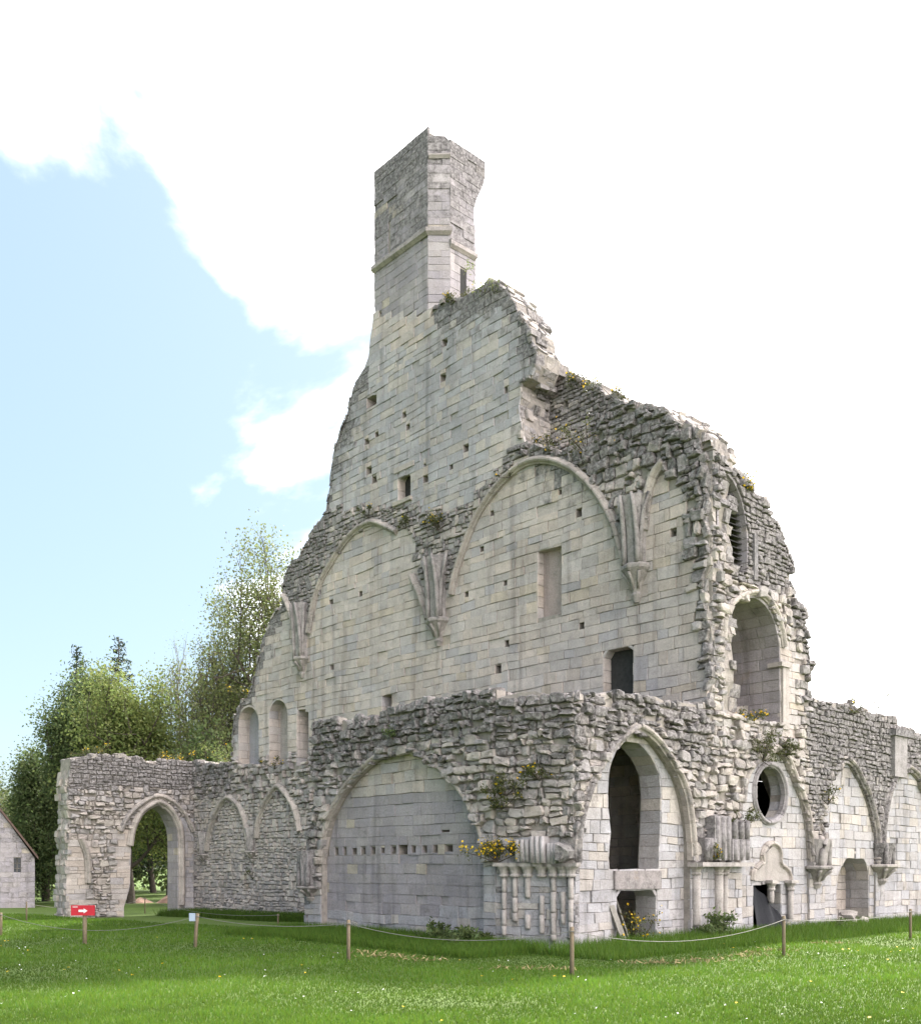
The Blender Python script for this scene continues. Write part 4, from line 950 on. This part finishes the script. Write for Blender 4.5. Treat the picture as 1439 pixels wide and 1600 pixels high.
Bq = [post(42, 1440, 1409, 'thin stake on the lawn between shed and gateway wall', .03), post(227, 1428, 1402, 'thin stake standing inside the gateway opening', .025), post(435, 1452, 1428, 'thin stake close to the far rubble arcade', .025)]
def rope(p, q, sag, label):
    pts = [tuple(p + (q - p) * t - np.array([0, 0, sag * 4 * t * (1 - t)])) for t in np.linspace(0, 1, 15)]
    tag(loft(None, 'rope', tube_pts(pts, .006, 5), M_ROPE, smooth_=True), label, 'rope', 'ropes of the fence', 'thing')
names = ['shed lawn stake to the boxed stake', 'boxed stake to the stake before the filled arch', 'filled arch stake to the corner pier stake', 'corner pier stake to the netted door stake', 'netted door stake to the recess stake', 'recess stake to the last stake']
for i in range(6): rope(A[i], A[i + 1], (.35, .12, .22, .28, .10, .1)[i], 'pale rope slung from the ' + names[i])
rope(Bq[0], Bq[1], .3, 'pale rope slung from the thin lawn stake to the gateway stake'); rope(Bq[1], Bq[2], .25, 'pale rope slung from the gateway stake to the arcade stake')
pb = A[1]; bx = thing('junction_box', tuple(pb), 'small grey blue box fixed on the leaning stake', 'box'); KB = Frame((pb[0] - .08, pb[1] - .02), (1, 0), (0, -1))
box(bx, 'case', KB, -.07, .05, pb[2] - .1, pb[2] + .07, -.02, .05, M_BLUEBOX); box(bx, 'lid', KB, -.065, .045, pb[2] - .095, pb[2] + .065, .052, .06, M_BLUEBOX)
ps = gpt(133, 1476); sg = thing('direction_sign', tuple(ps), 'red sign with white arrow pointing right on a wooden post', 'sign')
hs = (1476 - 1414) / FPX * ps[1]; tube(sg, 'post', [tuple(ps - [0, 0, .2]), tuple(ps + [0, 0, hs * .9])], .05, M_POST, 8)
SGF = Frame((ps[0], ps[1] - .06), (1, 0), (0, -1)); q = lambda x, y: SGF.px(x, y)
(x0, z0), (x1, z1) = q(112, 1431), q(149, 1415)
bd = box(sg, 'board', SGF, x0, x1, z0, z1, 0, .025, M_RED)
ar = [q(124, 1425.5), q(124, 1422), q(132, 1422), q(132, 1420), q(138, 1423.8), q(132, 1427.5), q(132, 1425.5)]
V, F = prism(SGF, ar, [], .031, .027); mesh_obj('arrow', V, F, M_WHITE, bd)
for k in range(4): box(bd, 'small_text_mark', SGF, q(115 + k * 2, 1417.6)[0], q(116.3 + k * 2, 1417.6)[0], q(115, 1418.4)[1], q(115, 1417.0)[1], .026, .029, M_WHITE)

# ------------------------------------------------------------------ things in the doorways
def plank(fr, pts, wd, label, d):
    (u0, z0), (u1, z1) = pts; V = [fr.w(u + du, z, d + dd + (z1 - z) * .25) for u, z in ((u0, z0), (u1, z1)) for du, dd in ((-wd, 0), (wd, 0), (wd, -.04), (-wd, -.04))]
    tag(mesh_obj('plank', V, [(0, 1, 5, 4), (1, 2, 6, 5), (2, 3, 7, 6), (3, 0, 4, 7), (0, 3, 2, 1), (4, 5, 6, 7)], M_WOODG, None), label, 'plank', None, 'thing')
plank(RW, [RW.px(978, 1478), RW.px(965, 1400)], .09, 'broad pale board leaning in the low doorway', -.25)
plank(RW, [RW.px(999, 1470), RW.px(993, 1398)], .03, 'thin lath leaning deeper inside the low doorway', -.7)
plank(RW, [RW.px(1012, 1470), RW.px(1003, 1400)], .025, 'second thin lath leaning against the doorway reveal', -.75)
V, F = [], []; n, m_ = 14, 10
for i in range(n + 1):
    for j in range(m_ + 1):
        t, s_ = i / n, j / m_; xt = 1183 + (1222 - 1183) * s_ ** 1.0; xb = 1183 + (1247 - 1183) * s_; yt = 1379 + 60 * s_ ** 1.3; y = yt + (1474 - yt) * t
        u, z = RW.px(xt + (xb - xt) * t, y); V.append(RW.w(u, max(z, .0), .03 - .25 * (1 - t) * (1 - s_) + .05 * math.sin(s_ * 17 + t * 3) + .28 * t * s_))
for i in range(n):
    for j in range(m_): a = i * (m_ + 1) + j; F.append((a, a + 1, a + m_ + 2, a + m_ + 1))
tag(mesh_obj('netting', V, F, M_TARP, None, smooth=True), 'dark netting hung across the trefoil headed doorway', 'netting', None, 'thing')
for k, (x, y, s_, lb) in enumerate(((1323, 1453, .42, 'large fallen block lying at the foot of the arched recess'), (1342, 1452, .36, 'rounded fallen block right of the large one at the recess'), (1320, 1430, .3, 'fallen stone perched on the broken jamb of the recess'), (1352, 1449, .22, 'small fallen stone at the right foot of the recess'))):
    u, z = RW.px(x, y); bm_ = bmesh.new(); bmesh.ops.create_icosphere(bm_, subdivisions=2, radius=1)
    for v in bm_.verts: v.co *= .75 + .5 * noise.noise(v.co * 1.3 + Vector((k * 7, 0, 0)))
    c = RW.w(u, max(.08, z), .12); V = [(c[0] + v.co.x * s_, c[1] + v.co.y * s_, c[2] + v.co.z * s_ * .7) for v in bm_.verts]; F = [[v.index for v in f.verts] for f in bm_.faces]; bm_.free()
    tag(mesh_obj('fallen_stone', V, F, M_STONE, None, [(.60, .54, .50, .1)] * len(V), base=c), lb, 'stone', 'fallen stones', 'thing')
hp = gpt(240, 1412); V, F = [], []; 
for i in range(17):
    for j in range(9):
        x = -1.7 + 3.4 * i / 16; y = -1 + 2 * j / 8; hgt = max(0, 1 - (y * y)) * (max(0, .42 - abs(x + 1) * .8) + max(0, .75 - abs(x - .8) * .9)) * (1 + .5 * noise.noise(Vector((x * 2, y * 2, 3))))
        V.append((hp[0] + x, hp[1] + y + 1, hp[2] - .05 + hgt))
for i in range(16):
    for j in range(8): a = i * 9 + j; F.append((a, a + 9, a + 10, a + 1))
tag(mesh_obj('rubble_heap', V, F, M_BRICKHEAP, None, base=hp), 'low pinkish heap of rubble beyond the gateway', 'heap', None, 'thing')

# ------------------------------------------------------------------ plants on and against the walls
def plant(P0, w_, h_, label, seed, flowers=0, m=None, leaf=.07, n=500, nrm=(0, -1, 0), name='wallflower', cat='plant', group='wall plants'):
    nr = np.random.default_rng(seed); P0 = np.array(P0); root = thing(name, tuple(P0), label, cat, group)
    k = max(4, int(n / 60)); cs = nr.normal(size=(k, 3)) * [w_ * .38, w_ * .3, h_ * .3] + np.array(nrm) * w_ * .2 + [0, 0, h_ * .45]
    P = cs[nr.integers(0, k, n)] + nr.normal(size=(n, 3)) * min(w_, h_) * .16; P[:, 2] = np.maximum(P[:, 2], .0)
    V, F, C = cards(P, leaf, nr, up=.5, aspect=2.6); fast_mesh('foliage', V, F, C, m or M_SHRUB, root)
    segs = [(np.array([0, 0, -.05]), c, .012, .006) for c in cs]; V, F = seg_mesh(segs, 4); fast_mesh('stems', V, F, None, M_BARK, root)
    flowers = int(flowers * .6)
    if flowers:
        Q = P[nr.integers(0, n, flowers)] + nr.normal(size=(flowers, 3)) * .03 + np.array(nrm) * .05 + [0, 0, .04]
        V, F, C = cards(Q, .055, nr, aspect=1.1, colv=.2); fast_mesh('flowers', V, F, C, M_FLOWER, root)['kind'] = 'stuff'
def wp(fr, x, y, d, *a, **k): u, z = fr.px(x, y); plant(fr.w(u, z, d), *a, nrm=tuple(fr.n) + (0,), **k)
wp(KF, 783, 1345, .15, .6, .45, 'bright yellow wallflower clump on the corner pier capital', 1, 260, n=700, leaf=.06)
wp(KF, 812, 1335, .15, .35, .3, 'smaller yellow wallflower beside the bright clump on the pier', 2, 60, n=300, leaf=.06)
wp(L0, 797, 1240, .1, .5, .35, 'dry brown green tuft on the rubble above the pier', 3, 12, n=700)
wp(L0, 790, 1262, .1, .45, .3, 'lower dry tuft hanging on rubble above the pier', 4, 20, n=500)
wp(KF, 845, 1215, .1, .45, .3, 'tuft with few yellow flowers right of the dry tuft on rubble', 5, 30, n=500)
wp(RW, 1186, 1188, .12, .6, .6, 'bushy tuft left of the oculus arch head', 6, 6, n=900)
wp(RW, 1222, 1180, .12, .45, .5, 'green tuft right of the oculus arch head', 7, 0, n=600)
wp(RW, 1148, 1285, .2, .6, .3, 'grassy tuft on the springer block between doorway and oculus', 8, 0, n=400)
wp(RW, 1100, 1342, .3, .3, .3, 'little yellow flowered plant on the second pier capital', 9, 30, n=200)
wp(RW, 1175, 1128, -.1, .9, .35, 'yellow flowered grass on the sill of the upper arched niche', 10, 60, n=500)
wp(RW, 1163, 775, -.1, .5, .6, 'orange yellow plant on the right ruined shoulder', 11, 110, n=400)
wp(RW, 1289, 1255, .1, .4, .6, 'mossy tuft left of the first blind arch', 12, 10, n=300); wp(RW, 1330, 1115, .0, .8, .5, 'green tuft near the top of the dark far wall', 13, 4, n=500)
wp(LB, 965, 628, -.1, .7, .5, 'yellow plant on the ruined crest above the great arch', 14, 90, n=500); wp(LB, 912, 602, -.1, .6, .45, 'olive tuft on the crest near the alcove', 15, 20, n=500)
wp(L1, 838, 694, -.5, .9, .4, 'tuft on the ledge under the alcove', 16, 30, n=600); wp(L1, 912, 708, -.2, 1.1, .7, 'broad olive and yellow tuft above the great arch', 17, 70, n=900)
wp(L1, 690, 828, .15, .7, .4, 'yellow wallflower tuft between the two upper arches', 18, 60, n=600); wp(L1, 640, 826, .15, .5, .3, 'dark small tuft at the right end of the left upper arch', 19, 4, n=300)
wp(L1, 712, 470, -.2, .8, .35, 'olive tuft at the foot of the turret', 20, 20, n=500); wp(L1, 768, 462, -.1, .9, .6, 'dry brown shrub on the broken top beside the turret', 21, 6, n=700, m=M_OLIVE)
wp(L1, 800, 745, .1, .3, .25, 'small tuft on the left flank of the great arch', 23, 8, n=150); wp(L1, 580, 808, .1, .6, .25, 'orange brown tuft over the crown of the left arch', 24, 10, n=300)
wp(L1, 433, 1200, .1, .5, .3, 'yellow tuft under the round headed niches', 25, 30, n=250); wp(L1, 383, 1095, 0, .5, .5, 'yellow green plant at the broken end of the tall wall', 26, 60, n=300)
wp(GW, 285, 1190, -.4, 1.0, .5, 'orange yellow flowers on top of the gateway wall', 27, 130, n=500); wp(GW, 160, 1180, -.4, 1.6, .35, 'mossy growth on the gateway wall top', 28, 30, n=700); wp(L1, 345, 1192, -.5, 1.2, .9, 'fresh green shrub on the wall top beside the niches', 29, 20, n=900, m=M_LEAF)
wp(RW, 1092, 1468, .3, .6, .45, 'dark green shrub growing at the foot of the second pier', 30, 0, n=1500, m=M_DLEAF, leaf=.12)
wp(RW, 995, 1476, .1, .7, .7, 'yellow flowering plant growing in the low doorway', 31, 90, n=500)
wp(L0, 760, 1480, .25, .8, .4, 'dark tall weeds against the foot of the filled arch', 32, 0, n=1500, m=M_DLEAF, leaf=.14); wp(L0, 700, 1473, .25, .9, .4, 'clump of weeds below the middle of the filled arch', 33, 0, n=900, m=M_DLEAF, leaf=.13)
wp(RW, 1280, 1462, .3, 1.0, .35, 'low green weeds between netted door and recess', 34, 0, n=600, m=M_DLEAF, leaf=.1)
wp(L1, 397, 1372, .05, .3, .35, 'small dark tuft under a corbel of the far arcade', 35, 0, n=150); wp(L0, 620, 1153, .1, .3, .3, 'single dark fern over the crown of the filled arch', 36, 0, n=200, m=M_DLEAF)
k0 = wl = None

# ------------------------------------------------------------------ grass
def grass():
    nr = np.random.default_rng(11)
    def blades(X, Y, h, wd, tint):
        n = len(X); z = np.array([gz(a, b) for a, b in zip(X, Y)]); an = nr.uniform(0, 6.28, n); dx, dy = np.cos(an), np.sin(an); ln = h * nr.uniform(.15, .6, n); a2 = nr.uniform(0, 6.28, n)
        B = np.stack([X, Y, z - .01], 1); w2 = np.stack([dx * wd, dy * wd, np.zeros(n)], 1); T = B + np.stack([np.cos(a2) * ln, np.sin(a2) * ln, h], 1)
        V = np.stack([B - w2, B + w2, T], 1).reshape(-1, 3); C = np.stack([tint * nr.uniform(.85, 1.2, n), tint, tint * .8, np.ones(n)], 1).repeat(3, 0); return V, np.arange(3 * n).reshape(-1, 3), C
    n = 330000; Y = 9.5 + 34 * nr.uniform(0, 1, n) ** 1.9; X = nr.uniform(-.52, .56, n) * Y
    a = (X - C0[0]) * dL[0] + (Y - C0[1]) * dL[1]; b = (X - C0[0]) * dR[0] + (Y - C0[1]) * dR[1]
    keep = ~((a > -.05) & (b > .0)) ; X, Y, a, b = X[keep], Y[keep], a[keep], b[keep]
    pat = np.array([noise.noise(Vector((x * .35, y * .35, 0))) + .5 * noise.noise(Vector((x * 1.3, y * 1.3, 4))) for x, y in zip(X, Y)])
    h = (.055 + .03 * pat) * nr.uniform(.6, 1.4, len(X)) * (1 + np.clip(Y - 14, 0, 20) * .01); h = np.maximum(h, .02)
    V, F, C = blades(X, Y, h, .006 + .0004 * Y, np.clip(1 + .55 * pat, .5, 1.7)); tag(fast_mesh('lawn_grass', V, F, C, M_GRASS), 'short mown spring grass over the lawn', 'grass', None, 'stuff')
    n = 90000; t = nr.uniform(0, 1, n); side = nr.uniform(0, 1, n) < .55; out = nr.uniform(0, 1, n) ** 1.2
    aa = np.where(side, nr.uniform(.2, 9.6, n), -out * 1.9 + .02); bb_ = np.where(side, -out * 2.2 + .02, nr.uniform(-.6, 19, n))
    X = C0[0] + dL[0] * aa + dR[0] * bb_; Y = C0[1] + dL[1] * aa + dR[1] * bb_
    ok = ~((aa > .0) & (bb_ > .0)); X, Y, out = X[ok], Y[ok], out[ok]
    h = nr.uniform(.12, .36, len(X)) * (1.05 - .45 * out); V, F, C = blades(X, Y, h, .009, nr.uniform(.75, 1.3, len(X))); tag(fast_mesh('long_grass', V, F, C, M_GRASS), 'long uncut grass along the foot of the ruin', 'grass', None, 'stuff')
    n = 26000; u = nr.uniform(9.5, 26, n); o = nr.uniform(0, 1, n); bb_ = 5.35 - o * 1.6; X = C0[0] + dL[0] * u + dR[0] * bb_; Y = C0[1] + dL[1] * u + dR[1] * bb_
    V, F, C = blades(X, Y, nr.uniform(.12, .4, n), .011, nr.uniform(.55, .9, n)); tag(fast_mesh('long_grass', V, F, C, M_GRASS), 'long grass along the foot of the far arcade', 'grass', None, 'stuff')
    for nm, lb, cnt, m, sz in (('daisies', 'tiny white daisies sprinkled over the lawn', 190, M_DAISY, .026), ('dandelions', 'yellow dandelions sprinkled over the lawn', 90, M_FLOWER, .045)):
        Y = nr.uniform(10.5, 24, cnt); X = nr.uniform(-.5, .5, cnt) * Y; g = np.array([noise.noise(Vector((x * .4, y * .4, 9))) for x, y in zip(X, Y)]); a = (X - C0[0]) * dL[0] + (Y - C0[1]) * dL[1]; b = (X - C0[0]) * dR[0] + (Y - C0[1]) * dR[1]
        k = (g > .0) & ~((a > -1.5) & (b > -2)); X, Y = X[k], Y[k]; z = np.array([gz(p, q) for p, q in zip(X, Y)]) + .07
        P = np.stack([X, Y, z], 1); c_, s_ = np.cos(np.arange(6) * math.pi / 3), np.sin(np.arange(6) * math.pi / 3); rr = sz * .5
        V = (P[:, None, :] + np.stack([c_ * rr, s_ * rr, np.zeros(6) + .004], 1)[None]).reshape(-1, 3); V[:, 2] += nr.uniform(-.012, .012, len(V)); F = np.arange(len(V)).reshape(-1, 6)
        tag(fast_mesh(nm, V, F, np.ones((len(V), 4)), m), lb, 'flowers', None, 'stuff')
    P = []
    for (x, y) in ((1180, 1492), (1165, 1497), (1120, 1503), (1100, 1506), (1220, 1488), (600, 1497), (620, 1499), (575, 1492), (1010, 1508), (1040, 1508), (1300, 1477), (660, 1504), (800, 1517), (870, 1518)):
        p = gpt(x, y); P.append(p + nr.normal(size=(40, 3)) * [.25, .08, .015] + [0, 0, .05])
    V, F, C = cards(np.concatenate(P), .12, nr, aspect=7, up=0, colv=.3); tag(fast_mesh('mown_hay', V, F, C, M_STRAW), 'dry mown hay lying along the edge of the long grass', 'hay', None, 'stuff')
grass()
